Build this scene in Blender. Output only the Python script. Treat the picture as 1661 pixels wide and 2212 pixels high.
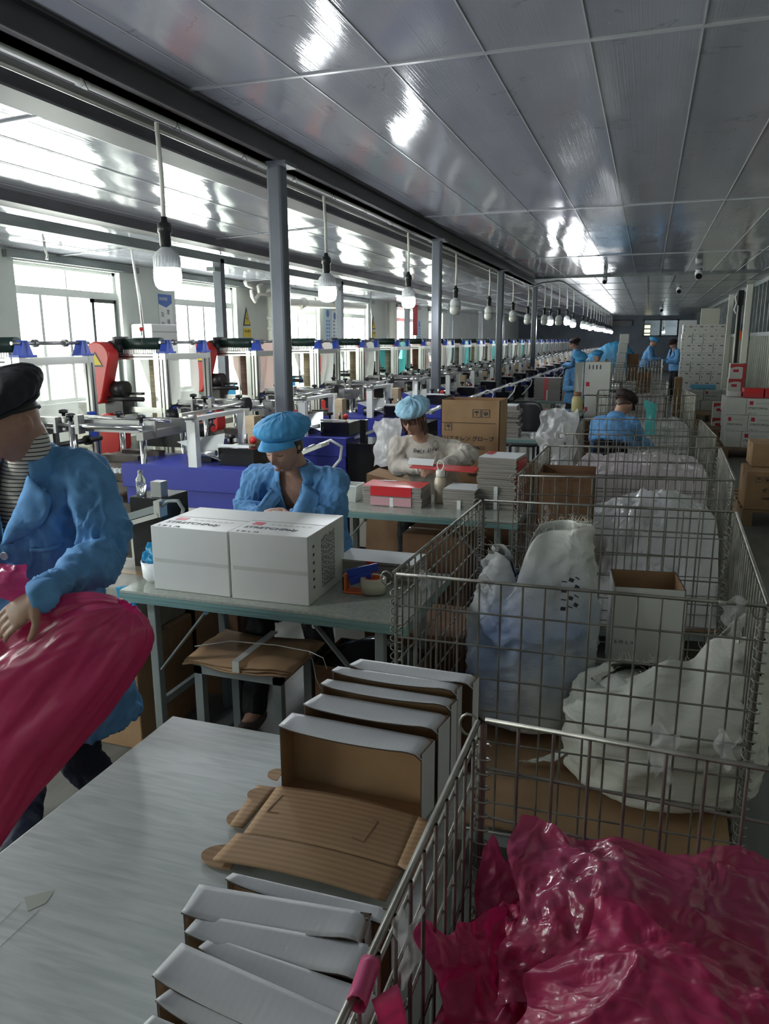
import bpy, math, random
import numpy as np
from mathutils import Vector, Matrix, noise
random.seed(7)
for o in list(bpy.data.objects): bpy.data.objects.remove(o)
SC = bpy.context.scene
COL = SC.collection

# ---------------------------------------------------------------- camera
FPX, CX, CY, EYE = 1640.0, 830.5, 1106.0, 1.7
_y = np.array([1402-CX, -(733-CY), FPX]); _y /= np.linalg.norm(_y)
_z = -np.array([877-CX, -(8100-CY), FPX]); _z -= _z.dot(_y)*_y; _z /= np.linalg.norm(_z)
_x = -np.cross(_y, _z)
RM = np.array([_x, _y, _z])
cam_d = bpy.data.cameras.new('camera'); cam = bpy.data.objects.new('camera', cam_d); COL.objects.link(cam)
cam_d.sensor_fit = 'VERTICAL'; cam_d.sensor_height = 36; cam_d.sensor_width = 36*1661/2212
cam_d.lens = FPX/2212*36; cam_d.clip_start = .05; cam_d.clip_end = 200
cam.matrix_world = Matrix(((RM[0,0], RM[0,1], -RM[0,2], 0), (RM[1,0], RM[1,1], -RM[1,2], 0), (RM[2,0], RM[2,1], -RM[2,2], EYE), (0,0,0,1)))
SC.camera = cam
def at(px, py, x=None, y=None, z=None):
    """surveyed point: where the sight line through a photo point meets the plane x, y or z"""
    d = RM @ np.array([px-CX, -(py-CY), FPX])
    t = (x/d[0]) if x is not None else (y/d[1]) if y is not None else ((z-EYE)/d[2])
    return Vector((d[0]*t, d[1]*t, EYE+d[2]*t))

# ---------------------------------------------------------------- light
SC.view_settings.view_transform = 'Standard'; SC.view_settings.look = 'None'
SC.view_settings.gamma = 1; SC.view_settings.use_curve_mapping = False
SC.view_settings.exposure = 0.45
W = bpy.data.worlds.new('world'); SC.world = W; W.use_nodes = True
bg = W.node_tree.nodes['Background']; bg.inputs[0].default_value = (1,.985,.94,1); bg.inputs[1].default_value = 16.0
WX = -7.3                                   # inner face of the window wall
WINS = [(-3.2,-1.2),(.4,2.4),(4.0,5.95),(7.62,9.6),(10.97,12.95),(14.85,16.8),(18.25,20.1),(22.7,24.7),(26.3,28.2)]
WZ0, WZ1, WMID = .9, 2.66, 2.33
for i,(a,b) in enumerate(WINS):
    l = bpy.data.lights.new('daylight', 'AREA'); l.shape = 'RECTANGLE'; l.size = b-a; l.size_y = WZ1-WZ0
    l.energy = 100; l.color = (.9,.96,1); l.cycles.is_portal = True
    o = bpy.data.objects.new('daylight_portal', l); COL.objects.link(o)
    o.location = (WX-.3, (a+b)/2, (WZ0+WZ1)/2); o.rotation_euler = (0, -math.pi/2, 0)
    o.rotation_euler = (math.pi/2, 0, -math.pi/2)

# ---------------------------------------------------------------- helpers
def setp(o, label=None, cat=None, group=None, kind=None):
    if label: o['label'] = label
    if cat: o['category'] = cat
    if group: o['group'] = group
    if kind: o['kind'] = kind
    return o
def thing(name, label, cat, loc=(0,0,0), rot=0, group=None):
    o = bpy.data.objects.new(name, None); COL.objects.link(o); o.empty_display_size = .1
    o.location = loc; o.rotation_euler = (0,0,rot)
    return setp(o, label, cat, group)
def worldloc(o):
    v = Vector((0,0,0))
    while o is not None: v += o.location; o = o.parent
    return v
def copy_tree(o, parent=None):
    c = o.copy(); COL.objects.link(c); c.parent = parent
    for ch in o.children: copy_tree(ch, c)
    return c
class MB:
    def __init__(s): s.v = []; s.f = []; s.m = []; s.sm = []; s.cur = 0; s.smooth = False
    def add(s, vs, fs):
        b = len(s.v); s.v += [tuple(p) for p in vs]
        for f in fs: s.f.append(tuple(b+i for i in f)); s.m.append(s.cur); s.sm.append(s.smooth)
        return s
    def box(s, a, b, rz=0, pivot=None):
        x0,y0,z0 = a; x1,y1,z1 = b
        vs = [(x0,y0,z0),(x1,y0,z0),(x1,y1,z0),(x0,y1,z0),(x0,y0,z1),(x1,y0,z1),(x1,y1,z1),(x0,y1,z1)]
        if rz:
            px,py = pivot or ((x0+x1)/2,(y0+y1)/2); c,n = math.cos(rz), math.sin(rz)
            vs = [(px+(x-px)*c-(y-py)*n, py+(x-px)*n+(y-py)*c, z) for x,y,z in vs]
        return s.add(vs, [(0,3,2,1),(4,5,6,7),(0,1,5,4),(1,2,6,5),(2,3,7,6),(3,0,4,7)])
    def hexa(s, vs): return s.add(vs, [(0,3,2,1),(4,5,6,7),(0,1,5,4),(1,2,6,5),(2,3,7,6),(3,0,4,7)])
    def bar(s, p, q, w, h=None, up=(0,0,1)):
        p, q = Vector(p), Vector(q); h = h or w; d = (q-p).normalized(); u = Vector(up)
        if abs(d.dot(u)) > .99: u = Vector((0,1,0))
        r = d.cross(u).normalized(); u = r.cross(d)
        vs = []
        for c in (p, q):
            for a, b in ((-1,-1),(1,-1),(1,1),(-1,1)): vs.append(c+r*a*w/2+u*b*h/2)
        return s.add(vs, [(3,2,1,0),(4,5,6,7),(0,1,5,4),(1,2,6,5),(2,3,7,6),(3,0,4,7)])
    def tube(s, pts, r, n=8, caps=True, closed=False):
        pts = [Vector(p) for p in pts]; k = len(pts); rs = r if isinstance(r, (list,tuple)) else [r]*k
        b = len(s.v); prev = None; sm = s.smooth; s.smooth = n > 4
        for i, p in enumerate(pts):
            if closed: d = pts[(i+1)%k]-pts[i-1]
            else: d = pts[min(i+1,k-1)]-pts[max(i-1,0)]
            if d.length < 1e-9: d = Vector((0,0,1))
            d.normalize()
            if prev is None:
                u = Vector((0,0,1)) if abs(d.z) < .9 else Vector((1,0,0))
                u = (u-d*u.dot(d)).normalized()
            else:
                u = prev-d*prev.dot(d); u = u.normalized() if u.length > 1e-6 else Vector((0,0,1))
            prev = u; w = d.cross(u)
            for j in range(n):
                a = 2*math.pi*j/n; s.v.append(tuple(p+(u*math.cos(a)+w*math.sin(a))*rs[i]))
        for i in range(k if closed else k-1):
            i2 = (i+1)%k
            for j in range(n):
                s.f.append((b+i*n+j, b+i*n+(j+1)%n, b+i2*n+(j+1)%n, b+i2*n+j)); s.m.append(s.cur); s.sm.append(s.smooth)
        if caps and not closed:
            s.f.append(tuple(b+j for j in reversed(range(n)))); s.m.append(s.cur); s.sm.append(False)
            s.f.append(tuple(b+(k-1)*n+j for j in range(n))); s.m.append(s.cur); s.sm.append(False)
        s.smooth = sm
        return s
    def cyl(s, p, q, r, n=12): return s.tube([p,q], r, n)
    def lathe(s, c, prof, n=20, sx=1, sy=1):
        b = len(s.v); k = len(prof); c = Vector(c)
        for r, z in prof:
            for j in range(n):
                a = 2*math.pi*j/n; s.v.append((c.x+r*math.cos(a)*sx, c.y+r*math.sin(a)*sy, c.z+z))
        for i in range(k-1):
            for j in range(n): s.f.append((b+i*n+j, b+i*n+(j+1)%n, b+(i+1)*n+(j+1)%n, b+(i+1)*n+j)); s.m.append(s.cur); s.sm.append(True)
        for i, o in ((0,-1),(k-1,1)):
            if prof[i][0] > 1e-5:
                idx = [b+i*n+j for j in range(n)]
                s.f.append(tuple(idx if o > 0 else reversed(idx))); s.m.append(s.cur); s.sm.append(False)
        return s
    def prism(s, poly, z0, z1, M=None):
        n = len(poly); vs = [(x,y,z0) for x,y in poly]+[(x,y,z1) for x,y in poly]
        if M is not None: vs = [M @ Vector(p) for p in vs]
        return s.add(vs, [tuple(reversed(range(n))), tuple(range(n,2*n))]+[(i,(i+1)%n,n+(i+1)%n,n+i) for i in range(n)])
    def grid(s, fn, nu, nv, smooth=True, closed_u=False):
        b = len(s.v)
        for i in range(nu):
            for j in range(nv): s.v.append(tuple(fn(i/(nu-1 if not closed_u else nu), j/(nv-1))))
        for i in range(nu if closed_u else nu-1):
            for j in range(nv-1):
                i2 = (i+1)%nu
                s.f.append((b+i*nv+j, b+i2*nv+j, b+i2*nv+j+1, b+i*nv+j+1)); s.m.append(s.cur); s.sm.append(smooth)
        return s
    def ball(s, c, r, n=12, m=8, sc=(1,1,1)):
        c = Vector(c); sm = s.smooth; s.smooth = True
        vs = [c+Vector((0,0,-r*sc[2]))]
        for i in range(1,m):
            t = -math.pi/2+math.pi*i/m
            for j in range(n):
                a = 2*math.pi*j/n; vs.append(c+Vector((r*sc[0]*math.cos(t)*math.cos(a), r*sc[1]*math.cos(t)*math.sin(a), r*sc[2]*math.sin(t))))
        vs.append(c+Vector((0,0,r*sc[2]))); fs = []
        for j in range(n): fs.append((0,1+(j+1)%n,1+j)); fs.append((len(vs)-1, 1+(m-2)*n+j, 1+(m-2)*n+(j+1)%n))
        for i in range(m-2):
            for j in range(n): fs.append((1+i*n+j, 1+i*n+(j+1)%n, 1+(i+1)*n+(j+1)%n, 1+(i+1)*n+j))
        s.add(vs, fs); s.smooth = sm; return s
    def mesh(s, name, mats):
        me = bpy.data.meshes.new(name); me.from_pydata(s.v, [], s.f)
        for m in (mats if isinstance(mats, (list,tuple)) else [mats]): me.materials.append(m)
        me.polygons.foreach_set('material_index', s.m); me.polygons.foreach_set('use_smooth', s.sm); me.update()
        return me
    def split(s, name, mats, parent=None, **k):
        par = list(range(len(s.v)))
        def fd(i):
            while par[i] != i: par[i] = par[par[i]]; i = par[i]
            return i
        for f in s.f:
            for j in f[1:]: par[fd(j)] = fd(f[0])
        g = {}
        for f, mi, sm in zip(s.f, s.m, s.sm): g.setdefault(fd(f[0]), []).append((f, mi, sm))
        out = []
        for fs in g.values():
            q = MB(); ix = {}
            for f, mi, sm in fs:
                for j in f:
                    if j not in ix: ix[j] = len(q.v); q.v.append(s.v[j])
                q.f.append(tuple(ix[j] for j in f)); q.m.append(mi); q.sm.append(sm)
            out.append(q.build(name, mats, parent, **k))
        return out
    def build(s, name, mats, parent=None, world=False, bevel=0, solid=0, offset=-1, subsurf=0):
        if world and parent is not None:
            o3 = worldloc(parent); s.v = [(p[0]-o3.x, p[1]-o3.y, p[2]-o3.z) for p in s.v]
        o = bpy.data.objects.new(name, s.mesh(name, mats)); COL.objects.link(o); o.parent = parent
        if subsurf:
            m = o.modifiers.new('s','SUBSURF'); m.levels = m.render_levels = subsurf
        if solid:
            m = o.modifiers.new('t','SOLIDIFY'); m.thickness = solid; m.offset = offset
        if bevel:
            m = o.modifiers.new('b','BEVEL'); m.width = bevel; m.segments = 2; m.limit_method = 'ANGLE'
        return o
def struct(o): o['kind'] = 'structure'; return o
def text(s, size, mat, name='lettering', parent=None, loc=(0,0,0), M=None, align='LEFT', ext=.0004, shear=0, bold=0, spacing=1.0):
    c = bpy.data.curves.new('t','FONT'); c.body = s; c.size = size; c.extrude = ext; c.align_x = align; c.shear = shear; c.offset = bold; c.space_character = spacing; c.resolution_u = 3
    t = bpy.data.objects.new('t', c); COL.objects.link(t)
    dg = bpy.context.evaluated_depsgraph_get(); me = bpy.data.meshes.new_from_object(t.evaluated_get(dg))
    bpy.data.objects.remove(t); bpy.data.curves.remove(c)
    if M is not None: me.transform(M)
    me.materials.clear(); me.materials.append(mat)
    o = bpy.data.objects.new(name, me); COL.objects.link(o); o.parent = parent; o.location = loc
    return o
# orientation matrices for print: facing -y (front), facing +x (right), facing up
M_FRONT = Matrix.Rotation(math.pi/2, 4, 'X')
M_RIGHT = Matrix.Rotation(math.pi/2, 4, 'Z') @ M_FRONT
M_LEFT = Matrix.Rotation(-math.pi/2, 4, 'Z') @ M_FRONT
M_UP = Matrix.Identity(4)
def nz(x, y, z=0): return noise.noise(Vector((x,y,z)))

# ---------------------------------------------------------------- materials
MT = {}
def mat(name, col, rough=.5, metal=0, emit=None, es=0, spec=.5, trans=0, ior=1.45, coat=0, sss=0):
    m = bpy.data.materials.new(name); m.use_nodes = True; p = m.node_tree.nodes['Principled BSDF']
    p.inputs['Base Color'].default_value = (*col,1); p.inputs['Roughness'].default_value = rough
    p.inputs['Metallic'].default_value = metal; p.inputs['Specular IOR Level'].default_value = spec
    if emit: p.inputs['Emission Color'].default_value = (*emit,1); p.inputs['Emission Strength'].default_value = es
    if trans: p.inputs['Transmission Weight'].default_value = trans; p.inputs['IOR'].default_value = ior
    if coat: p.inputs['Coat Weight'].default_value = coat; p.inputs['Coat Roughness'].default_value = .15
    if sss: p.inputs['Subsurface Weight'].default_value = sss; p.inputs['Subsurface Radius'].default_value = (.02,.008,.004)
    MT[name] = m; return m
def N(m, t, **k):
    n = m.node_tree.nodes.new(t)
    for a, b in k.items():
        if a in n.inputs: n.inputs[a].default_value = b
        else: setattr(n, a, b)
    return n
def L(m, a, b): m.node_tree.links.new(a, b)
def coords(m, scale=(1,1,1), rot=(0,0,0)):
    tc = N(m,'ShaderNodeTexCoord'); mp = N(m,'ShaderNodeMapping'); L(m, tc.outputs['Object'], mp.inputs[0])
    mp.inputs['Scale'].default_value = scale; mp.inputs['Rotation'].default_value = rot; return mp.outputs[0]
def noisy(m, c1, c2, scale=(8,8,8), nscale=1, detail=4, bump=0, lo=.35, hi=.65, rough=None, bdist=.01, rot=(0,0,0), dist=0):
    p = m.node_tree.nodes['Principled BSDF']; v = coords(m, scale, rot)
    n = N(m,'ShaderNodeTexNoise'); n.inputs['Scale'].default_value = nscale; n.inputs['Detail'].default_value = detail; n.inputs['Distortion'].default_value = dist
    L(m, v, n.inputs['Vector']); r = N(m,'ShaderNodeValToRGB'); L(m, n.outputs[0], r.inputs[0])
    r.color_ramp.elements[0].position = lo; r.color_ramp.elements[1].position = hi
    r.color_ramp.elements[0].color = (*c1,1); r.color_ramp.elements[1].color = (*c2,1)
    L(m, r.outputs[0], p.inputs['Base Color'])
    if bump:
        b = N(m,'ShaderNodeBump'); b.inputs['Strength'].default_value = bump; b.inputs['Distance'].default_value = bdist
        L(m, n.outputs[0], b.inputs['Height']); L(m, b.outputs[0], p.inputs['Normal'])
    return m
noisy(mat('wallpaint', (.62,.65,.62), .6), (.58,.62,.59), (.66,.69,.66), (1.5,1.5,1.5))
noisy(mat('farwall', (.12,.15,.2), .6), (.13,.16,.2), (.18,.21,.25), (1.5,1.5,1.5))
noisy(mat('floor', (.2,.2,.19), .35), (.09,.092,.088), (.17,.172,.16), (9,1.2,1), 1, 6, .05, .3, .7)
noisy(mat('steel_dark', (.1,.11,.13), .35, .3), (.085,.095,.115), (.12,.13,.15), (6,6,2))
noisy(mat('beam_paint', (.07,.065,.075), .5), (.055,.052,.06), (.085,.08,.09), (5,2,5))
noisy(mat('beam_grey', (.22,.25,.25), .45, .2), (.17,.2,.2), (.26,.29,.29), (5,2,5))
mat('white_pvc', (.75,.74,.68), .35); mat('conduit', (.62,.62,.6), .35)
mat('black', (.015,.015,.017), .4); mat('blackgloss', (.012,.012,.014), .15)
mat('socket', (.02,.022,.022), .35)
mat('alu', (.62,.62,.6), .28, .9); mat('alu_dark', (.3,.3,.3), .35, .85); mat('chrome', (.7,.7,.7), .15, 1)
mat('winframe', (.72,.74,.72), .4); mat('winframe_dark', (.06,.07,.07), .4)
mat('red', (.55,.03,.03), .35); mat('blue', (.02,.06,.4), .4); mat('bluecab', (.035,.045,.3), .38); mat('cream', (.55,.55,.47), .5)
mat('green', (.012,.035,.028), .4); mat('yellow', (.75,.55,.03), .5); mat('orange', (.8,.16,.03), .4); mat('white', (.75,.76,.76), .45)
mat('bulb_base', (.72,.74,.76), .4)
mat('bulb_on', (1,1,1), .5, emit=(.93,.97,1), es=45); mat('bulb_off', (.62,.63,.6), .25)
def glass():
    m = bpy.data.materials.new('pane'); m.use_nodes = True; nt = m.node_tree; nt.nodes.remove(nt.nodes['Principled BSDF'])
    t = N(m,'ShaderNodeBsdfTransparent'); g = N(m,'ShaderNodeBsdfGlossy'); g.inputs['Roughness'].default_value = .02
    x = N(m,'ShaderNodeMixShader'); x.inputs[0].default_value = .07; t.inputs[0].default_value = (.93,.97,.95,1)
    L(m, t.outputs[0], x.inputs[1]); L(m, g.outputs[0], x.inputs[2]); L(m, x.outputs[0], nt.nodes['Material Output'].inputs[0]); MT['pane'] = m
glass()
def ceil_mat(name, c, rough, wav, dots=False):
    m = mat(name, c, rough, spec=.9); p = m.node_tree.nodes['Principled BSDF']
    v = coords(m, (1,1,1))
    # veins
    n = N(m,'ShaderNodeTexNoise', Scale=2.6, Detail=5.0, Distortion=.6); L(m, v, n.inputs['Vector'])
    s1 = N(m,'ShaderNodeMath', operation='SUBTRACT'); L(m, n.outputs[0], s1.inputs[0]); s1.inputs[1].default_value = .5
    ab = N(m,'ShaderNodeMath', operation='ABSOLUTE'); L(m, s1.outputs[0], ab.inputs[0])
    n2 = N(m,'ShaderNodeTexNoise', Scale=3.3, Detail=1.0); L(m, v, n2.inputs['Vector'])
    r0 = N(m,'ShaderNodeMapRange'); L(m, n2.outputs[0], r0.inputs[0]); r0.inputs[1].default_value = .55; r0.inputs[2].default_value = .62
    r = N(m,'ShaderNodeMapRange'); L(m, ab.outputs[0], r.inputs[0]); r.inputs[1].default_value = 0; r.inputs[2].default_value = .012; r.inputs[3].default_value = 1; r.inputs[4].default_value = 0
    mu = N(m,'ShaderNodeMath', operation='MULTIPLY'); L(m, r.outputs[0], mu.inputs[0]); L(m, r0.outputs[0], mu.inputs[1])
    mx = N(m,'ShaderNodeMix', data_type='RGBA'); L(m, mu.outputs[0], mx.inputs[0])
    mx.inputs[6].default_value = (*c,1); mx.inputs[7].default_value = tuple(x*.68 for x in c)+(1,)
    # bump: each 47 cm panel sags a little, and the sheet is wavy
    sx = N(m,'ShaderNodeSeparateXYZ'); L(m, v, sx.inputs[0])
    q = N(m,'ShaderNodeMath', operation='MULTIPLY'); L(m, sx.outputs[0], q.inputs[0]); q.inputs[1].default_value = 2*math.pi/.47
    sn = N(m,'ShaderNodeMath', operation='SINE'); L(m, q.outputs[0], sn.inputs[0])
    v2 = coords(m, (1.9,.8,1)); n3 = N(m,'ShaderNodeTexNoise', Scale=1.0, Detail=1.5); L(m, v2, n3.inputs['Vector'])
    v3 = coords(m, (140,.6,1)); n4 = N(m,'ShaderNodeTexNoise', Scale=1.0, Detail=0.0); L(m, v3, n4.inputs['Vector'])
    a1 = N(m,'ShaderNodeMath', operation='MULTIPLY_ADD'); L(m, sn.outputs[0], a1.inputs[0]); a1.inputs[1].default_value = .16*wav; L(m, n3.outputs[0], a1.inputs[2])
    a2 = N(m,'ShaderNodeMath', operation='MULTIPLY_ADD'); L(m, n4.outputs[0], a2.inputs[0]); a2.inputs[1].default_value = .03; L(m, a1.outputs[0], a2.inputs[2])
    b = N(m,'ShaderNodeBump'); b.inputs['Strength'].default_value = 1; b.inputs['Distance'].default_value = .012*wav
    L(m, a2.outputs[0], b.inputs['Height'])
    if dots:
        vo = N(m,'ShaderNodeTexChecker', Scale=22.0); L(m, v, vo.inputs['Vector'])
        mx2 = N(m,'ShaderNodeMix', data_type='RGBA'); L(m, vo.outputs['Fac'], mx2.inputs[0]); L(m, mx.outputs[2], mx2.inputs[6]); mx2.inputs[7].default_value = tuple(x*.62 for x in c)+(1,)
        L(m, mx2.outputs[2], p.inputs['Base Color'])
    else: L(m, mx.outputs[2], p.inputs['Base Color'])
    L(m, b.outputs[0], p.inputs['Normal']); return m
ceil_mat('ceilmat', (.33,.335,.385), .10, 1.15)
ceil_mat('ceilfar', (.42,.44,.45), .3, .5, True)
mat('seam', (.42,.43,.46), .3)

# ---------------------------------------------------------------- the setting
XR, YB, YF = 2.25, -4.0, 46.0
struct(MB().box((WX-.3,YB,-.1),(XR+.2,YF,0)).build('floor', MT['floor']))
struct(MB().box((-2.49,YB,3.0),(XR+.2,17.1,3.08)).build('ceiling', MT['ceilmat']))
m = MB(); zl = 2.78
m.add([(-2.49,YB,3),(-2.49,YF,3),(WX-.2,YF,zl),(WX-.2,YB,zl),(-2.49,YB,3.08),(-2.49,YF,3.08),(WX-.2,YF,zl+.08),(WX-.2,YB,zl+.08)], [(0,1,2,3),(4,7,6,5),(0,3,7,4),(1,5,6,2)])
lc = struct(m.build('ceiling', MT['ceilmat']))
struct(MB().box((-2.49,17.1,2.97),(XR+.2,YF,3.06)).build('ceiling', MT['ceilfar']))
# seams of the ceiling panels
m = MB(); x = -2.22
while x < XR:
    m.box((x-.0035,YB,2.996),(x+.0035,17.1,3.0)); x += .47
for y in (-.9,3.84,8.37,13.1): m.box((-2.4,y-.012,2.991),(XR,y+.012,3.0))
struct(m.build('trim_1', MT['seam']))
m = MB()
for x in [-2.7]+[-3.4-.47*i for i in range(4)]+[-5.3-.47*i for i in range(4)]:
    z = 3-(-2.49-x)*.0457; m.box((x-.005,YB,z-.004),(x+.005,YF,z))
for y in (-.9,3.84,8.37,13.1,17.3,21.7,26,31):
    m.bar((-2.5,y,2.995),(WX,y,zl-.005), .03, .01)
struct(m.build('trim_2', MT['seam']))
m = MB(); 
for i in range(9): x = -2.2+i*.52; m.box((x-.008,17.1,2.962),(x+.008,YF,2.97))
for i in range(12): y = 19+i*2.4; m.box((-2.4,y-.01,2.962),(XR,y+.01,2.97))
m.box((-2.4,17.06,2.965),(XR,17.1,3.0))
struct(m.build('trim_3', MT['beam_grey']))
# window wall
m = MB(); t0, t1 = WX-.25, WX
ys = [YB]
for a, b in WINS: ys += [a, b]
ys.append(YF)
for i in range(0, len(ys), 2): m.box((t0,ys[i],0),(t1,ys[i+1],zl+.1))
for a, b in WINS: m.box((t0,a,0),(t1,b,WZ0)); m.box((t0,a,WZ1),(t1,b,zl+.1))
struct(m.build('wall_left', MT['wallpaint']))
m = MB(); m.box((WX-.25,YB-.2,0),(XR+.2,YB,3.1)); struct(m.build('wall_back', MT['wallpaint']))
m = MB()
a0, b0, z0, z1 = -.38, 1.5, 1.85, 2.78
m.box((WX-.25,YF,0),(a0,YF+.2,3.1)); m.box((b0,YF,0),(XR+.2,YF+.2,3.1)); m.box((a0,YF,0),(b0,YF+.2,z0)); m.box((a0,YF,z1),(b0,YF+.2,3.1))
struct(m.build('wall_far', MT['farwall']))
# windows of the left wall: fixed top lights, sliding sashes below
for i, (a, b) in enumerate(WINS):
    r = bpy.data.objects.new('window_%d' % (i+1), None); COL.objects.link(r); r.location = (WX-.12,a,WZ0); struct(r)
    w = b-a; h = WZ1-WZ0; hm = WMID-WZ0; m = MB()
    for (p, q) in (((0,0),(.05,h)),((w-.05,0),(w,h))): m.box((-.03,p[0],p[1]),(.03,q[0],q[1]))
    m.box((-.03,0,0),(.03,w,.05)); m.box((-.03,0,h-.04),(.03,w,h)); m.box((-.035,0,hm-.05),(.035,w,hm+.05)); m.box((-.02,w*.5-.012,hm),(.02,w*.5+.012,h))
    m.build('window_frame', MT['winframe'], r)
    m = MB(); 
    for q in (.25,.5,.75): m.box((-.02,w*q-.025,.05),(.02,w*q+.025,hm-.05))
    m.build('sash', MT['winframe'], r)
    if i in (3,5):
        m = MB(); s0, s1 = (w*.72, w-.03) if i == 3 else (w*.02, w*.26)
        m.box((.02,s0,.05),(.05,s0+.05,hm-.05)); m.box((.02,s1-.05,.05),(.05,s1,hm-.05)); m.box((.02,s0,hm-.1),(.05,s1,hm-.05)); m.box((.02,s0,.05),(.05,s1,.1))
        m.build('screen_frame', MT['winframe_dark'], r)
    MB().box((-.004,.05,.05),(0,w-.05,h-.04)).build('pane', MT['pane'], r)
    m = MB(); m.box((WX,a-.16,2.68),(WX+.07,b+.38,2.765)); struct(m.build('trim_%d' % (i+4), MT['beam_grey']))
# right wall: corrugated cream sheet below, glazing bars above
m = MB(); y = 12.0
while y < YF:
    m.box((XR,y,0),(XR+.1,y+.03,1.8)); m.box((XR+.03,y+.03,0),(XR+.1,y+.28,1.8)); y += .3
m.box((XR+.1,YB,0),(XR+.2,YF,1.8)); m.box((XR,YB,0),(XR+.1,12,3.1))
struct(m.build('wall_right', noisy(mat('cladding', (.5,.52,.46), .5), (.42,.45,.4), (.55,.57,.5), (2,2,1))))
m = MB(); m.box((XR+.12,12,1.8),(XR+.2,YF,3.1)); struct(m.build('wall_right_upper', noisy(mat('greyglass', (.09,.11,.12), .12), (.07,.09,.1), (.13,.15,.16), (1,1,1))))
m = MB(); y = 12.1
while y < YF: m.box((XR+.02,y,1.8),(XR+.12,y+.07,2.9)); y += .62
m.box((XR+.0,12,1.76),(XR+.12,YF,1.84)); m.box((XR,12,2.88),(XR+.12,YF,2.97))
struct(m.build('trim_14', MT['beam_grey']))

# ================================================================ beams, columns, lamps
def tagm(o, label, cat, group=None, kind=None): return setp(o, label, cat, group, kind)
def worn(k): return ['first','second','third','fourth','fifth','sixth','seventh','eighth','ninth','tenth','eleventh','twelfth','thirteenth','fourteenth','fifteenth','sixteenth','seventeenth','eighteenth','nineteenth','twentieth'][k]
m = MB(); m.box((-2.56,YB,2.86),(-2.42,17.2,3.0)); m.box((-2.6,YB,2.985),(-2.38,17.2,3.0)); m.box((-2.6,YB,2.86),(-2.38,17.2,2.872))
beamA = tagm(m.build('ceiling_beam', MT['beam_paint'], bevel=.003), 'dark painted steel beam carrying the white conduit and the near lamps', 'beam')
m = MB(); m.box((-3.1,YB,2.86),(-2.93,30,2.98)); m.box((-3.12,YB,2.855),(-2.9,30,2.868))
tagm(m.build('ceiling_beam', MT['beam_paint']), 'dark steel beam running parallel just left of the lamp beam', 'beam')
m = MB(); m.box((-5.1,YB,2.8),(-4.95,40,2.9)); m.box((-5.14,YB,2.795),(-4.92,40,2.81))
tagm(m.build('ceiling_beam', MT['beam_paint']), 'dark steel beam further left beside the grey crossbar beam', 'beam')
m = MB(); m.box((-5.46,YB,2.69),(-5.34,42,2.79))
for k in range(10): m.box((-5.34,2+k*4.2,2.735),(-5.337,2.14+k*4.2,2.75))
tagm(m.build('ceiling_beam', MT['beam_grey'], bevel=.004), 'grey-green box beam nearest the windows, resting on square posts', 'beam')
m = MB(); m.bar((-2.62,YB,2.84),(-2.62,17.2,2.84),.035,.03); m.bar((-2.62,YB,2.84),(-2.62,17.2,2.84),.004,.05)
tagm(m.build('cable_tray', MT['alu']), 'thin aluminium edge strip along the lower side of the lamp beam', 'strip')
m = MB(); m.tube([(-2.5,YB+.1,2.84)]+[(-2.5,-3+k*1.0,2.838+.004*math.sin(k*2.1)) for k in range(20)]+[(-2.5,17.25,2.84)], .016, 8)
for k in range(9): y = .9+k*2.2; m.cyl((-2.5,y,2.836),(-2.5,y+.06,2.836),.02,8)
cd = m.build('conduit', MT['conduit'], beamA)
m = MB(); 
for k in range(24):
    y = .2+k*.73; m.tube([(-2.5+.02*math.cos(a),y+.01*math.sin(a*3),2.838+.021*math.sin(a)) for a in np.linspace(0,6.28,8)]+[(-2.46,y,2.80)],.0022,4)
m.split('cable_tie', MT['black'], cd)
m = MB(); m.tube([(-2.45,17.1,2.86),(-2.44,17.3,2.84),(-2.3,17.35,2.9),(-1.95,17.4,2.94)]+[(-1.9,18+k*2,2.955) for k in range(14)],.018,6)
tagm(m.build('conduit', MT['beam_grey']), 'grey conduit along the far ceiling over the distant row of lamps', 'conduit')
for k in range(4):
    y = 4.965+4.2*k; r = thing('steel_column', ['thick dark grey steel column nearest the camera, behind the seated worker in blue cap','second dark grey steel column, beside the woman in the white sweater','third dark grey steel column, behind the open kraft carton','fourth dark grey steel column at the end of the lamp beam'][k], 'column', (-2.45,y,0))
    MB().box((-.055,-.055,0),(.055,.055,2.86)).build('shaft', MT['steel_dark'], r, bevel=.018)
    MB().box((-.11,-.09,2.835),(.11,.09,2.86)).build('cap_plate', MT['steel_dark'], r); MB().box((-.12,-.12,0),(.12,.12,.012)).build('base_plate', MT['steel_dark'], r)
for k in range(8):
    y = .75+4.2*(k) ; lab = 'square grey steel post under the window-side beam, '+['nearest, beyond the left edge','one bay nearer than the air conditioner','right of the second window with a bracket','left of the fourth window','between the fifth bay windows','in the dim distance','far down the row, near its end','last of the posts'][k]
    r = thing('steel_post', lab, 'post', (-5.4,y,0))
    MB().box((-.06,-.05,0),(.06,.05,2.75)).build('shaft', MT['steel_dark'], r, bevel=.006)
    MB().box((-.06,-.2,2.58),(.06,-.05,2.63)).build('bracket', MT['beam_grey'], r)

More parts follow.
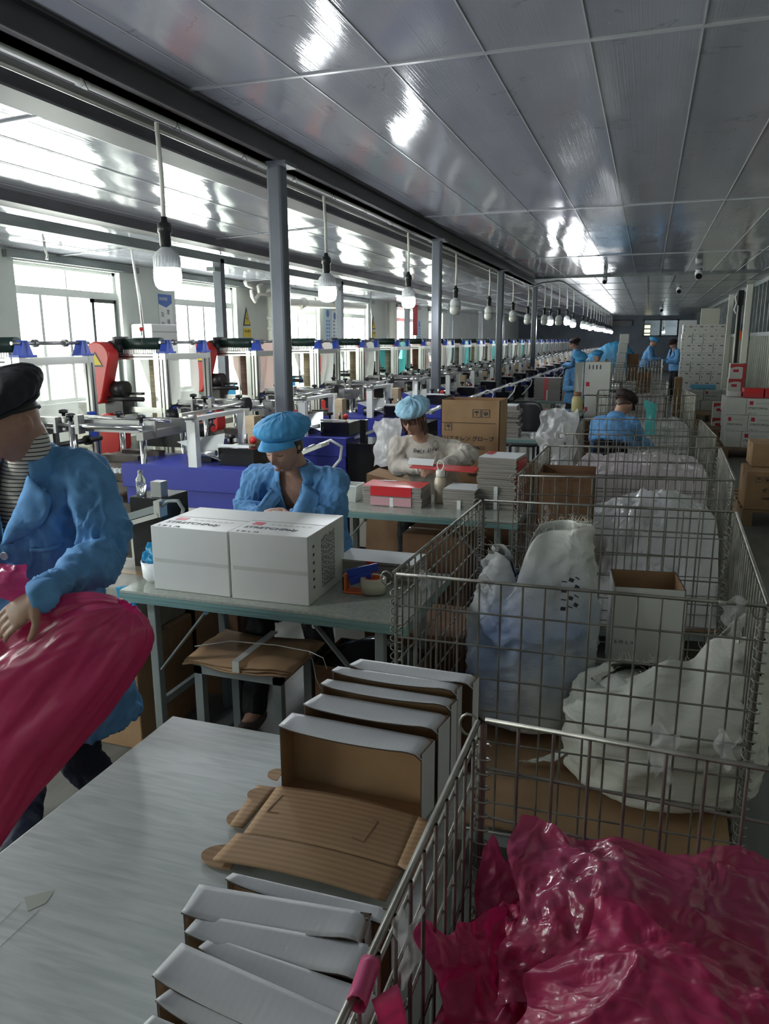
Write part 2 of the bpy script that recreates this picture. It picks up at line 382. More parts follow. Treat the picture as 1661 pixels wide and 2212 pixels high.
# ceiling lamps on rods
def lamp(x, y, on, label, ztop=2.815, group='bulb lamps hanging on rods'):
    dz = (abs(hash((round(y*10),)))%7-3)*.008 if y > 4 else -.045
    r = thing('pendant_lamp', label, 'lamp', (x,y,2.13+dz), 0, group); r.rotation_euler = (random.uniform(-.02,.02), random.uniform(-.02,.02), 0)
    r.scale = (1.2,1.2,1.2); MB().tube([(0,0,.19),(.004,0,.4),(-.002,0,(ztop-2.13-dz)/1.2)], .010, 8).build('rod', MT['white_pvc'], r)
    m = MB(); m.lathe((0,0,0), [(.02,.09),(.026,.1),(.026,.15),(.032,.155),(.03,.19),(.016,.2),(.013,.22)], 14); m.build('socket', MT['socket'], r)
    m = MB(); pr = [(.022,.09),(.03,.082),(.05,.066),(.058,.05),(.06,.0)]; m.lathe((0,0,0), pr, 24)
    for j in range(24):
        a = 2*math.pi*j/24; m.box((.058*math.cos(a)-.002,.058*math.sin(a)-.002,0),(.058*math.cos(a)+.002,.058*math.sin(a)+.002,.05))
    m.build('housing', MT['bulb_base'], r)
    MB().lathe((0,0,0), [(.059,0),(.0615,-.02),(.0615,-.05),(.056,-.075),(.042,-.09),(.02,-.096),(0,-.097)], 24).build('diffuser', MT['bulb_on' if on else 'bulb_off'], r)
    if on:
        l = bpy.data.lights.new('bulb', 'POINT'); l.energy = 16 if y < 12 else 7; l.color = (.9,.95,1); l.shadow_soft_size = .06
        o = bpy.data.objects.new('bulb_light', l); COL.objects.link(o); o.parent = r; o.location = (0,0,-.16)
    return r
lab_on = ['lit bulb lamp nearest the camera, hanging above the left machines','lit bulb lamp hanging just right of the nearest column','lit bulb lamp above the woman in the white sweater']
for k, y in enumerate((3.7,5.92,8.17)): lamp(-2.5, y, True, lab_on[k])
lab_off = ['unlit bulb lamp just right of the second column','unlit bulb lamp left of the third column','unlit bulb lamp just right of the third column','unlit bulb lamp left of the fourth column']
for k, y in enumerate((10.33,12.65,15.0,16.9)): lamp(-2.5, y, False, lab_off[k])
lamp(-2.25,17.75,False,'unlit bulb lamp just right of the fourth column',2.93); lamp(-2.2,18.4,True,'lit bulb lamp between two unlit ones right of the fourth column',2.93)
lamp(-1.95,17.9,False,'unlit bulb lamp right of the first lit one beyond the fourth column',2.93)
lamp(-1.9,19.2,True,'lit bulb lamp, first of the two close together before the bright far cluster',2.93); lamp(-1.9,20.8,True,'lit bulb lamp, second of the two before the bright far cluster',2.93)
for k in range(13): lamp(-1.9, 24.0+k*1.55, True, 'lit bulb lamp in the dense far row over the last machines', 2.93, 'far row of lit bulb lamps')
lamp(-2.5,1.4,True,'lit bulb lamp on the beam above the left worker, beyond the frame'); 

# ceiling cameras
def dome(px, py, zz, lab, s=1):
    p = at(px,py,z=zz); r = thing('security_camera', lab, 'camera', (p.x,p.y,zz))
    MB().lathe((0,0,0),[(.05*s,0),(.05*s,-.03*s),(.03*s,-.05*s)],16).build('mount', MT['beam_grey'], r)
    m = MB(); m.tube([(0,.06*s,-.07*s),(0,-.1*s,-.12*s)],.055*s,16); m.ball((0,-.02*s,-.06*s),.05*s); m.build('camera_body', MT['white'], r)
    MB().tube([(0,-.1*s,-.12*s),(0,-.115*s,-.125*s)],.045*s,16).build('lens', MT['blackgloss'], r)
dome(1510,580,2.97,'white bullet security camera under the ceiling joint at right',1.2)
dome(1467,618,2.97,'small white dome camera on the far ceiling, middle of three',1.1); dome(1429,662,2.97,'tiny white camera deepest on the far ceiling',1.3); dome(1307,598,2.97,'grey disc detector at the ceiling joint above the lamps row',.9)

# ---------------------------------------------------------------- window-wall fittings
def hose(pts, r, mat_, name, lab, cat, n=10): 
    m = MB(); m.tube(pts, r, n); return tagm(m.build(name, MT[mat_]), lab, cat)
y0 = 13.9
r = thing('drain_pipe', 'fat cream drain pipe standing by the wall between windows, right of the warning sign', 'pipe', (WX+.25,y0,0))
m = MB(); m.cyl((0,0,0),(0,0,2.7),.1,16); m.build('riser', MT['white_pvc'], r)
m = MB(); 
for z in (1.9,2.1,2.62): m.cyl((0,0,z),(0,0,z+.07),.115,16)
m.build('collar', MT['white_pvc'], r)
m = MB(); m.tube([(0,0,2.45),(0,.5,2.46),(0,2.5,2.5),(0,5.2,2.55)],.085,12); m.build('branch', MT['white_pvc'], r)
m = MB(); m.cyl((0,3.0,2.5),(0,3.0,2.75),.1,12); m.cyl((0,1.2,2.42),(0,1.5,2.5),.11,12); m.build('collar', MT['white_pvc'], r)
m = MB(); m.tube([(0,-.05,2.57),(0,-.5,2.57),(0,-.62,2.5),(0,-.7,2.42),(0,-.8,2.5),(0,-.82,2.6),(0,-.7,2.66),(0,-1.0,2.7),(0,-1.05,2.76)],.035,10); m.tube([(0,-.5,2.57),(0,-.55,2.7),(0,-.4,2.76)],.035,10); m.build('trap', MT['white_pvc'], r)
r = thing('drain_pipe', 'cream drain pipe in front of the wide wall pillar beyond the fourth window', 'pipe', (WX+.25,21.4,0))
m = MB(); m.cyl((0,0,0),(0,0,2.75),.12,16); m.build('riser', MT['white_pvc'], r)
r = thing('door_panel', 'red painted panel leaning by the drain pipe behind the first column', 'panel', (WX+.2,14.35,0)); MB().box((0,0,0),(.04,.4,1.95)).build('panel', MT['red'], r)
MB().box((.04,.15,1.2),(.043,.3,1.5)).build('notice', MT['cream'], r)
# hanging white/grey conduits by windows
for (px, pt, pb, X, lab) in ((283,535,760,-5.9,'thin grey pipe dropping beside the first window'),(97,540,560,-6.6,'short white cord hanging at the top of the first window'),(800,625,740,-6.4,'thin white pipe dropping right of the fourth window'),(478,570,740,-5.7,'thin silver pipe beside the second square post')):
    a = at(px,pt,x=X); b = at(px+ (32 if px==283 else 4),pb,x=X); ct = Vector((a.x,a.y,3-(-2.49-a.x)*.0457)); m = MB(); m.tube([ct,a,(a+b)/2+Vector((0,.02,0)),b],.016,6); tagm(m.build('drop_pipe', MT['alu']), lab, 'pipe')
# standing air conditioner
p = at(345,700,x=-6.95); r = thing('air_conditioner', 'tall white floor-standing air conditioner between the first two windows', 'air conditioner', (-7.0,p.y,0))
m = MB(); m.box((-.25,-.3,0),(.12,.36,1.95)); m.build('body', MT['white'], r, bevel=.03)
MB().box((.12,-.28,1.83),(.123,.34,1.84)).build('seam_line', MT['beam_grey'], r); MB().box((.12,.0,1.2),(.13,.26,1.7)).build('outlet_grille', MT['cream'], r)
m = MB(); m.ball((.125,.22,1.62),.03,sc=(.3,1.6,1)); m.build('badge', MT['chrome'], r)
# wall banners
mat('bannerblue', (.06,.14,.42), .5); mat('paper', (.72,.74,.74), .6); mat('ink', (.03,.035,.05), .6); mat('inkred', (.5,.03,.03), .6); mat('redcloth', (.5,.04,.05), .6)
def banner(y, z0, z1, w, lab, t1, t2, px=0):
    r = thing('wall_banner', lab, 'banner', (WX+.012,y,z0))
    MB().box((-.01,-w/2,0),(0,w/2,z1-z0)).build('board', MT['paper'], r)
    h = z1-z0; m = MB(); m.add([(.001,-w/2,h),(.001,w/2,h),(.001,w/2,h-.13),(.001,.02,h-.2),(.001,-w/2,h-.15)],[(0,4,3,2,1)]); m.build('header', MT['bannerblue'], r)
    M = M_RIGHT
    text('高效管理', .055, MT['paper'], 'lettering', r, (.003,-w/2+.02,h-.09), M)
    for q, (s, mt) in enumerate(((t1,'ink'),(t2,'ink'))):
        for i, ch in enumerate(s):
            text(ch, .085, MT['inkred' if (q==1 and i==3) else 'ink'], 'lettering', r, (.003, -w/2+.05+q*.15, h-.34-q*-.04-i*.15), M)
yb = at(357,680,x=WX).y
banner(yb, 1.35, 2.42, .36, 'blue-headed wall banner with vertical black characters beside the air conditioner', '及时处理', '发现问题')
mat('bannerpale', (.45,.6,.75), .5)
for i, (px, lab, hh) in enumerate(((707,'pale blue wall banner between the third and fourth windows, left one',.0),(722,'narrow dark-framed notice board beside the pale banner between windows',.05),(850,'pale blue wall banner left of the third square post',.1),(905,'pale wall banner right of the red cloth pennant',.1))):
    y = at(px,680,x=WX).y; r = thing('wall_banner', lab, 'banner', (WX+.012,y,1.35))
    MB().box((-.01,-.2,0),(0,.2,1.1-hh)).build('board', MT['bannerpale' if i != 1 else 'paper'], r)
    m = MB(); m.ball((.002,0,.98-hh),.09,sc=(.02,1,1)); m.build('emblem', MT['bannerblue'], r)
    m = MB()
    for q in range(9): m.box((.0,-.1,.1+q*.085),(.002,-.03,.15+q*.085)); m.box((.0,.04,.1+q*.085),(.002,.11,.15+q*.085))
    m.build('printed_lines', MT['bannerblue'], r)
y = at(897,670,x=WX+.3).y; m = MB(); m.grid(lambda u,v: (WX+.3+.02*math.sin(u*9), y+.5*(u-.5), 1.85+.94*v), 8, 4); tagm(m.build('pennant', MT['redcloth'], solid=.004), 'red cloth pennant hanging beyond the third lit lamp', 'pennant')
def warn(y, z, s, parent=None, lab=None):
    r = thing('warning_sign', lab, 'sign', (WX+.01,y,z))
    m = MB(); m.add([(0,-s/2,0),(0,s/2,0),(0,0,s*1.25)],[(0,1,2)]); m.build('triangle', MT['black'], r, solid=.004)
    m = MB(); m.add([(.004,-s*.36,s*.09),(.004,s*.36,s*.09),(.004,0,s*1.0)],[(0,1,2)]); m.build('field', MT['yellow'], r)
    m = MB(); m.add([(.006,.02*s,s*.8),(.006,-.12*s,s*.45),(.006,.0,s*.47),(.006,-.03*s,s*.15),(.006,.12*s,s*.53),(.006,.0,s*.5)],[(0,1,2,3,4,5)]); m.build('bolt_symbol', MT['black'], r)
    MB().box((0,-s/2,-s*.75),(.004,s/2,-s*.15)).build('caption_plate', MT['yellow'], r)
    text('当心触电', s*.22, MT['black'], 'lettering', r, (.006,-s*.42,-s*.42), M_RIGHT)
warn(at(532,690,x=WX).y, 1.98, .28, lab='yellow electric shock warning sign on the wall left of the fat drain pipe')
warn(at(806,690,x=WX).y, 2.0, .3, lab='small yellow electric shock warning sign right of the fourth window')
# outside fence-like wall piece seen through first window: left out (sky only)

# ================================================================ machines
mat('film', (.72,.74,.72), .35, trans=0); 
def filmmat(name, c, alpha=.8):
    m = bpy.data.materials.new(name); m.use_nodes = True; nt = m.node_tree; p = nt.nodes['Principled BSDF']
    p.inputs['Base Color'].default_value = (*c,1); p.inputs['Roughness'].default_value = .3
    t = N(m,'ShaderNodeBsdfTranslucent'); t.inputs[0].default_value = (*c,1); tr = N(m,'ShaderNodeBsdfTransparent'); tr.inputs[0].default_value = (*[min(1,x*1.2+.05) for x in c],1)
    a = N(m,'ShaderNodeMixShader'); a.inputs[0].default_value = .45; b = N(m,'ShaderNodeMixShader'); b.inputs[0].default_value = 1-alpha
    L(m, p.outputs[0], a.inputs[1]); L(m, t.outputs[0], a.inputs[2]); L(m, a.outputs[0], b.inputs[1]); L(m, tr.outputs[0], b.inputs[2]); L(m, b.outputs[0], nt.nodes['Material Output'].inputs[0])
    MT[name] = m; return m
filmmat('film_white', (.75,.77,.74), .85); filmmat('film_teal', (.12,.6,.6), .85); filmmat('film_blue', (.05,.4,.65), .85); filmmat('film_pink', (.75,.6,.55), .85)
noisy(mat('mesh_khaki', (.3,.25,.14), .7), (.22,.18,.1), (.36,.3,.17), (3,3,90)); noisy(mat('mesh_brown', (.2,.09,.06), .7), (.15,.07,.05), (.24,.12,.08), (3,3,90)); noisy(mat('mesh_green', (.13,.14,.1), .7), (.1,.11,.08), (.17,.18,.13), (3,3,90))
noisy(mat('press', (.09,.07,.06), .4, .4), (.06,.05,.045), (.12,.1,.09), (8,8,8)); noisy(mat('plywood', (.55,.42,.27), .6), (.5,.37,.23), (.6,.47,.31), (3,20,20))
def machine(var):
    """film tower by the windows, press bed in the middle, blue cabinet toward the aisle. local origin: (0, front face, floor), x is the hall's x"""
    r = bpy.data.objects.new('glove_machine', None); COL.objects.link(r)
    xl, xr, d, zt = -4.45, -3.87, .66, 1.6
    m = MB()
    for (x, y) in ((xl,0),(xr,0),(xr,d),(xl,d)):
        m.box((x-.028,y-.028,0),(x+.028,y+.028,zt))
    for z in (zt-.03, 1.12, .3):
        for (a, b) in (((xl,0),(xr,0)),((xr,d),(xl,d))):
            m.bar((a[0],a[1],z),(b[0],b[1],z),.045)
    for x in (xl, xr):
        m.bar((x,0,zt-.03),(x,d,zt-.03),.05); m.bar((x,0,.3),(x,d,.3),.045)
    m.box((xr-.09,-.028,.4),(xr-.04,.028,zt))
    m.build('tower_frame', MT['alu'], r)
    m = MB()                                                # dark slots of the extrusions
    for (x, y) in ((xl,0),(xr,0),(xr,d)): m.box((x-.006,y-.0295,.32),(x+.006,y-.028,zt-.05)); m.box((x+.028,y-.006,.32),(x+.0295,y+.006,zt-.05))
    m.bar((xl,-.024,zt-.03),(xr,-.024,zt-.03),.004,.012); m.split('profile_slot', MT['black'], r)
    # belt guards
    def drop(cx, cz, r1, dx, dz, r2, y0, y1, name):
        m = MB(); n = 28; pts = []
        an = math.atan2(-dz, dx) if False else 0
        c2 = (cx+dx, cz+dz)
        base = math.atan2(dz, dx)
        for i in range(n//2+1): a = base+math.pi/2+math.pi*i/(n//2); pts.append((cx+r1*math.cos(a), cz+r1*math.sin(a)))
        for i in range(n//2+1): a = base-math.pi/2+math.pi*i/(n//2); pts.append((c2[0]+r2*math.cos(a), c2[1]+r2*math.sin(a)))
        M = Matrix(((1,0,0,0),(0,0,1,0),(0,1,0,0),(0,0,0,1)))
        m.prism([(p[0],p[1]) for p in pts], y0, y1, M)
        m.f = [tuple(reversed(f)) for f in m.f]
        return m.build(name, MT['red'], r, bevel=.012)
    g = drop(xl+.05, 1.575, .125, -.045, -.33, .07, -.2, -.06, 'belt_guard')
    if var % 2 == 0 or True:
        m = MB(); s = .075; cx, cz = xl+.04, 1.55
        m.add([(cx-s,-.203,cz-s*.8),(cx+s,-.203,cz-s*.8),(cx,-.203,cz+s*.9)],[(0,1,2)]); m.build('warning_triangle', MT['black'], g)
        s *= .8; m = MB(); m.add([(cx-s,-.205,cz-s*.75),(cx+s,-.205,cz-s*.75),(cx,-.205,cz+s*.8)],[(0,1,2)]); m.build('warning_field', MT['yellow'], g)
    drop(xl+.1, .98, .12, .0, -.14, .12, -.2, -.04, 'belt_guard')
    m = MB(); m.cyl((xl+.1,-.06,1.64),(xl+.1,.1,1.64),.07,16); m.box((xl+.14,-.09,1.6),(xl+.16,.1,1.74)); m.box((xl+.02,-.1,1.08),(xl+.2,.06,1.2)); m.cyl((xl+.12,-.08,1.3),(xl+.24,-.08,1.3),.07,14); m.box((xl+.2,-.05,1.25),(xl+.36,.0,1.27)); m.split('motor', MT['black'], r)
    m = MB(); m.cyl((xl+.1,.05,1.68),(xr-.05,.05,1.68),.05,16); m.build('feed_roller', MT['green'], r)
    m = MB(); 
    for i in range(18): m.box((xl+.12+i*.022,-.005,1.6),(xl+.13+i*.022,.02,1.63))
    m.build('roller_teeth', MT['alu'], r)
    m = MB()
    for y in (.04, d-.06):
        for s in (-1,1): m.hexa([(xr-.035,y+s*.03-.03+.0,1.6),(xr+.035,y+s*.03-.03,1.6),(xr+.035,y+s*.03+.03,1.6),(xr-.035,y+s*.03+.03,1.6),(xr-.03,y-.02,1.71),(xr+.03,y-.02,1.71),(xr+.03,y+.02,1.71),(xr-.03,y+.02,1.71)])
        m.box((xr-.04,y-.08,1.6),(xr+.04,y+.08,1.615))
    for z in (1.16,): m.box((xr+.03,d-.1,.98),(xr+.06,d-.04,1.2))
    m.box((xr+.03,.0,1.0),(xr+.06,.05,1.16))
    m.split('bearing_bracket', MT['blue'], r)
    m = MB(); m.cyl((xr,-.05,1.69),(xr,d+.02,1.69),.012,10)
    for y in (.14,.42): m.cyl((xr,y,1.69),(xr,y+.03,1.69),.026,12)
    m.build('top_shaft', MT['alu_dark'], r)
    m = MB()
    for z, rr in ((1.16,.012),(1.0,.02)):
        m.cyl((xr+.05,-.04,z),(xr+.05,d,z),rr,10)
        for y in (.1,.5): m.cyl((xr+.05,y,z),(xr+.05,y+.04,z),rr+.016,12)
    m.cyl((xl-.02,-.12,1.22),(xr-.15,-.12,1.22),.02,10)
    m.split('guide_shaft', MT['black'], r)
    fm = ['film_white','film_white','film_white','film_teal','film_pink','film_white'][var]
    m = MB(); m.grid(lambda u,v: (xr+.0+.02*math.sin(3.1*v)-(.12*v*v), .08+(d-.26)*u+ .1*v, 1.69-.75*v), 6, 10)
    m.build('film_sheet', MT[fm], r)
    m = MB(); m.grid(lambda u,v: (xl+.1+.4*u*(1-.75*v)+.28*v, .3-.1*v, 1.58-.62*v), 4, 6); m.build('film_sheet', MT[['film_white','film_white','film_white','film_teal','film_pink','film_blue'][var]], r)
    if var != 1:
        m = MB(); m.grid(lambda u,v: (xr-.24+.16*u, .12, 1.55-.6*v), 3, 3); m.build('woven_strip', MT[['mesh_khaki','mesh_khaki','mesh_khaki','mesh_green','mesh_brown','mesh_brown'][var]], r, solid=.005)
    if var in (2,5): m = MB(); m.cyl((-5.0,.1,.95),(-5.0,.5,.95),.22,20); m.build('film_roll', MT['film_blue'], r)
    else: m = MB(); m.cyl((-5.0,.1,.95),(-5.0,.5,.95),.2,20); m.build('film_roll', MT['film_white'], r)
    m = MB(); m.box((-5.2,.0,.0),(-4.7,.05,.9)); m.box((-5.2,.55,.0),(-4.7,.6,.9)); m.box((-5.25,-.05,.78),(-4.5,.65,.84)); m.build('unwind_stand', MT['cream'], r)
    # bed
    m = MB(); m.box((-4.4,.0,.55),(-2.9,.6,.68)); m.box((-3.5,.08,.74),(-3.0,.5,.8)); m.box((-3.42,.12,.8),(-3.08,.46,.86)); m.box((-3.55,.05,.86),(-2.95,.55,.93)); m.box((-3.4,.12,.93),(-3.1,.2,.97)); m.box((-3.4,.35,.93),(-3.1,.42,.97)); m.box((-4.3,.05,.1),(-2.95,.55,.55))
    m.build('press_bed', MT['press'], r)
    m = MB(); 
    for i in range(12): m.box((-3.4+i*.037,.02,.87),(-3.385+i*.037,.05,.9))
    m.build('scale_ticks', MT['paper'], r)
    m = MB()
    for x, y in ((-3.5,.0),(-3.0,.05),(-3.0,.5),(-3.5,.5)): m.cyl((x,y,.6),(x,y,1.2),.02,10)
    m.cyl((-3.75,.0,1.17),(-2.95,.0,1.17),.017,10); m.cyl((-3.75,.22,1.2),(-2.9,.22,1.2),.014,10)
    m.split('guide_rod', MT['chrome'], r)
    m = MB(); m.box((-3.8,.05,1.13),(-2.9,.07,1.21)); m.box((-3.8,.35,1.12),(-2.85,.37,1.2)); m.box((-3.75,-.03,1.1),(-3.72,.4,1.14)); m.box((-2.97,-.05,1.1),(-2.92,.5,1.15)); m.box((-3.45,-.03,1.12),(-3.42,.03,1.24)); m.box((-3.62,-.03,1.12),(-3.6,.03,1.22))
    for x in (-3.9,-3.75,-3.6): m.box((x,.1,1.0),(x+.02,.14,1.14))
    m.split('rail', MT['alu_dark'], r)
    m = MB()
    for x, y in ((-3.5,0),(-3.0,.05),(-3.75,.22),(-3.3,.22)): m.lathe((x,y,1.2),[(.012,0),(.012,.02),(.03,.025),(.03,.045),(.01,.05)],12)
    m.lathe((-3.82,.0,1.08),[(.0,-.06),(.05,-.05),(.065,0),(.05,.05),(0,.06)],16); m.box((-3.3,.5,.98),(-3.0,.62,1.1)); m.cyl((-3.7,.1,.95),(-3.5,.1,.95),.06,14)
    m.split('knob', MT['black'], r)
    m = MB(); m.cyl((-3.42,-.02,.98),(-3.4,-.05,.98),.025,10); m.ball((-2.35,.3,1.08),.025); m.ball((-4.05,-.04,1.8) if var==0 else (-3.4,-.04,.98),.018); m.split('red_button', MT['red'], r)
    if var == 0: MB().cyl((-4.05,-.04,1.68),(-4.05,-.04,1.79),.006,6).build('lever', MT['chrome'], r)
    # cabinet
    m = MB(); m.box((-3.14,.0,.79),(-2.23,.5,.94)); m.box((-3.12,.01,.68),(-2.24,.49,.79)); m.box((-2.34,.0,.05),(-2.23,.5,.68)); m.box((-2.9,.42,.94),(-2.65,.5,1.06)); m.build('blue_cabinet', MT['bluecab'], r, bevel=.004)
    m = MB(); m.box((-3.12,.01,.05),(-2.345,.49,.68)); m.build('cabinet_panel', MT['cream'], r, bevel=.004)
    m = MB(); m.box((-2.23,.02,.55),(-2.02,.45,.9)); m.box((-2.5,.12,.94),(-2.25,.4,1.05)); m.box((-2.15,.1,.9),(-2.1,.16,1.08)); m.box((-2.75,.2,.94),(-2.6,.45,1.02)); m.split('control_box', MT['blackgloss'], r, bevel=.003)
    m = MB(); m.box((-2.22,.03,.05),(-2.03,.44,.55)); m.build('cabinet_panel', MT['cream'], r)
    m = MB(); m.box((-2.64,-.0,.94),(-2.58,.05,1.22)); m.box((-2.64,.62,.9),(-2.58,.67,1.24)); m.bar((-2.61,-.02,1.235),(-2.61,.7,1.235),.05,.025); m.box((-2.49,.1,1.06),(-2.27,.12,1.075)); m.split('gantry', MT['white'], r)
    m = MB(); m.cyl((-2.61,-.02,1.27),(-2.61,.74,1.29),.009,8); m.cyl((-2.66,-.02,1.25),(-2.56,-.02,1.25),.02,10); m.bar((-2.61,-.1,1.27),(-2.61,.2,1.27),.02); m.cyl((-2.7,.1,1.0),(-2.5,.1,1.02),.018,10); m.cyl((-2.4,.3,1.06),(-2.4,.3,1.12),.012,8); m.build('gantry_rail', MT['alu'], r)
    m = MB(); m.cyl((-2.63,.7,1.27),(-2.59,.7,1.27),.05,18); m.lathe((-2.45,.2,1.07),[(.01,0),(.01,.03),(.03,.035),(.03,.055),(0,.06)],10); m.split('hand_wheel', MT['black'], r)
    MB().box((-2.57,.6,.95),(-2.5,.7,1.2)).build('wood_block', MT['plywood'], r)
    m = MB(); m.add([(-2.78,.1,1.08),(-2.5,.05,1.0),(-2.48,.12,.97),(-2.55,.3,1.12)],[(0,1,2,3)]); m.build('film_scrap', MT['film_white'], r, solid=.003)
    m = MB(); m.bar((-2.2,.12,.93),(-1.78,.1,1.1),.02); m.bar((-2.2,.2,.93),(-1.78,.18,1.1),.02); m.bar((-2.0,.08,1.0),(-2.0,.22,1.0),.03); m.bar((-1.79,.08,1.1),(-1.79,.2,1.1),.02); m.cyl((-2.05,.15,1.0),(-1.85,.15,1.08),.018,8); m.split('delivery_arm', MT['alu'], r)
    m = MB(); m.tube([(-1.85,.16,1.08),(-1.76,.17,1.12),(-1.7,.2,1.08),(-1.72,.22,1.0),(-1.85,.22,.85)],.009,8); m.build('air_hose', MT['white'], r)
    return r
protos = {}
posn = ['nearest one with blue cabinet, half hidden behind the left worker','first with a full red belt guard, beside the first window','blue cabinet, just left of the thick near column','blue cabinet one hidden behind the thick near column','blue cabinet one with a pale film sheet right of the near column','blue cabinet one with teal film between the first two columns','blue cabinet one with pink-brown film before the second column','blue cabinet one just left of the second column','blue cabinet one just right of the second column','blue cabinet one midway between second and third columns','blue cabinet one just left of the third column']
vars_ = [1,0,4,2,2,3,4,5,3,2,3]
for k in range(-1, 26):
    i = k+1; v = vars_[i] if i < len(vars_) else [2,3,4,5][i%4]
    if v not in protos: protos[v] = machine(v); r = protos[v]
    else: r = copy_tree(protos[v])
    r.location = (0,5.6+1.6*k,0)
    if i < len(posn): lab = 'machine, '+posn[i]
    elif i < 14: lab = 'glove-making machine with blue cabinet, '+['first','second','third'][i-11]+' beyond the third column'
    else: lab = 'slender glove-making machine in the long receding row beyond the fourth column'
    setp(r, lab, 'machine', 'glove machines in a row')
# far row's standing hook-like frames at the dark end of the hall

# ================================================================ tables
noisy(mat('tabletop', (.36,.38,.34), .12), (.31,.33,.29), (.39,.41,.36), (60,60,1), 1, 2, 0, .3, .7)
mat('tableedge', (.16,.27,.26), .35); noisy(mat('legpaint', (.2,.23,.22), .45), (.17,.2,.19), (.24,.27,.26), (3,3,3))
noisy(mat('woodtop', (.42,.45,.45), .42, spec=.35), (.37,.40,.39), (.48,.51,.50), (3,26,1), 2.2, 9, .02, .34, .66, dist=.8, rot=(0,0,.1))
def table(x0, x1, y0, y1, zt, label, group='green edged folding tables'):
    r = thing('work_table', label, 'table', (x0,y0,0), 0, group); w, d = x1-x0, y1-y0
    MB().box((0,0,zt-.012),(w,d,zt)).build('table_top', MT['tabletop'], r, bevel=.002)
    m = MB(); m.box((.0,-.002,zt-.045),(w,.02,zt-.012)); m.box((0,d-.02,zt-.045),(w,d+.002,zt-.012)); m.box((0,.02,zt-.045),(.02,d-.02,zt-.012)); m.box((w-.02,.02,zt-.045),(w,d-.02,zt-.012))
    m.box((-.001,-.005,zt-.036),(w+.001,-.002,zt-.030)); m.box((-.001,-.005,zt-.024),(w+.001,-.002,zt-.019))
    m.build('edge_band', MT['tableedge'], r)
    for x in (.1, w-.13):
        for y in (.03, d-.06):
            MB().box((x,y,0),(x+.035,y+.035,zt-.045)).build('leg', MT['legpaint'], r, bevel=.003)
        m = MB(); m.box((x+.01,.06,.25),(x+.03,d-.06,.28)); m.build('crossbar', MT['legpaint'], r)
        s = 1 if x < w/2 else -1
        MB().bar((x+.02+s*.02,.045,zt-.33),(x+.02+s*.25,.03,zt-.055),.006,.026,(0,1,0)).build('brace', MT['legpaint'], r)
        m = MB(); m.cyl((x+.02+s*.25,.02,zt-.06),(x+.02+s*.25,.045,zt-.06),.009,8); m.build('bolt', MT['chrome'], r)
    return r
table(-1.9,-.72,2.35,2.95,.75,'green edged folding table holding two white cartons and a tape dispenser')
table(-1.85,-.6,3.97,4.55,.75,'green edged folding table with red flattened boxes and a bottle')
table(-1.6,-.6,7.5,8.1,.75,'green edged table behind the kraft carton with flattened box stacks')
table(-1.75,-.78,10.4,11.0,.75,'green edged table with glossy top and the yellow jug at its end')
table(-2.0,-.95,12.4,13.0,.75,'green edged table carrying the tall beige flattened box stack')
r = thing('packing_table', 'large foreground table with whitish wood-grain top', 'table', (-1.107,0,0)); 
MB().box((0,-.9,.722),(.81,1.535,.75)).build('table_top', MT['woodtop'], r, bevel=.003)
for x, y in ((.05,-.8),(.05,1.45),(.72,-.8),(.72,1.45)): MB().box((x,y,0),(x+.04,y+.04,.722)).build('leg', MT['legpaint'], r)
m = MB(); m.box((.07,-.8,.64),(.09,1.47,.722)); m.box((.72,-.8,.64),(.74,1.47,.722)); m.build('apron', MT['legpaint'], r)

pk = r
m = MB(); m.add([(-0.0,0,0)]*0,[]); a, b, c_, d_ = at(52,1938,z=.7508), at(118,1922,z=.7508), at(100,1950,z=.7508), at(60,1968,z=.7508)
m.add([a,b,c_,d_],[(3,2,1,0)]); m.build('tape_patch', mat('tapefaint',(.40,.41,.36),.25), pk, world=True)
m = MB(); m.bar(at(0,2045,z=.7507), at(85,1965,z=.7507), .0008, .0003); m.bar(at(0,1995,z=.7507), at(45,1950,z=.7507), .0006, .0003); m.build('scratch_line', MT['beam_grey'], pk, world=True)
# ---------------------------------------------------------------- mailer boxes
def corr(name, c1, c2, per=.007, axis='Y', rough=.7, bs=.35):
    m = mat(name, c1, rough, spec=.3); p = m.node_tree.nodes['Principled BSDF']; v = coords(m)
    w = N(m,'ShaderNodeTexWave', Scale=1/per/ (2*math.pi)*1.0, Distortion=.25); w.bands_direction = axis; L(m, v, w.inputs['Vector'])
    mx = N(m,'ShaderNodeMix', data_type='RGBA'); mx.inputs[6].default_value = (*c1,1); mx.inputs[7].default_value = (*c2,1); L(m, w.outputs['Fac'], mx.inputs[0])
    n = N(m,'ShaderNodeTexNoise', Scale=6.0, Detail=3.0); L(m, v, n.inputs['Vector']); m2 = N(m,'ShaderNodeMix', data_type='RGBA', blend_type='MULTIPLY'); m2.inputs[0].default_value = .35
    L(m, mx.outputs[2], m2.inputs[6]); L(m, n.outputs['Fac'], m2.inputs[7]); L(m, m2.outputs[2], p.inputs['Base Color'])
    b = N(m,'ShaderNodeBump'); b.inputs['Strength'].default_value = bs; b.inputs['Distance'].default_value = .0015; L(m, w.outputs['Fac'], b.inputs['Height']); L(m, b.outputs[0], p.inputs['Normal'])
corr('kraft_flute', (.34,.21,.115), (.42,.265,.15), .0075, 'Y'); corr('white_card', (.62,.63,.66), (.635,.645,.675), .006, 'X', .35, .06)
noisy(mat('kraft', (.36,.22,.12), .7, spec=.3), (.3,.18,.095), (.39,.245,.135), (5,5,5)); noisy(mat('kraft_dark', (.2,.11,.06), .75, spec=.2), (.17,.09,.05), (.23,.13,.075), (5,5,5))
mat('card_white', (.62,.62,.6), .45, spec=.4); mat('card_edge', (.05,.035,.03), .7)
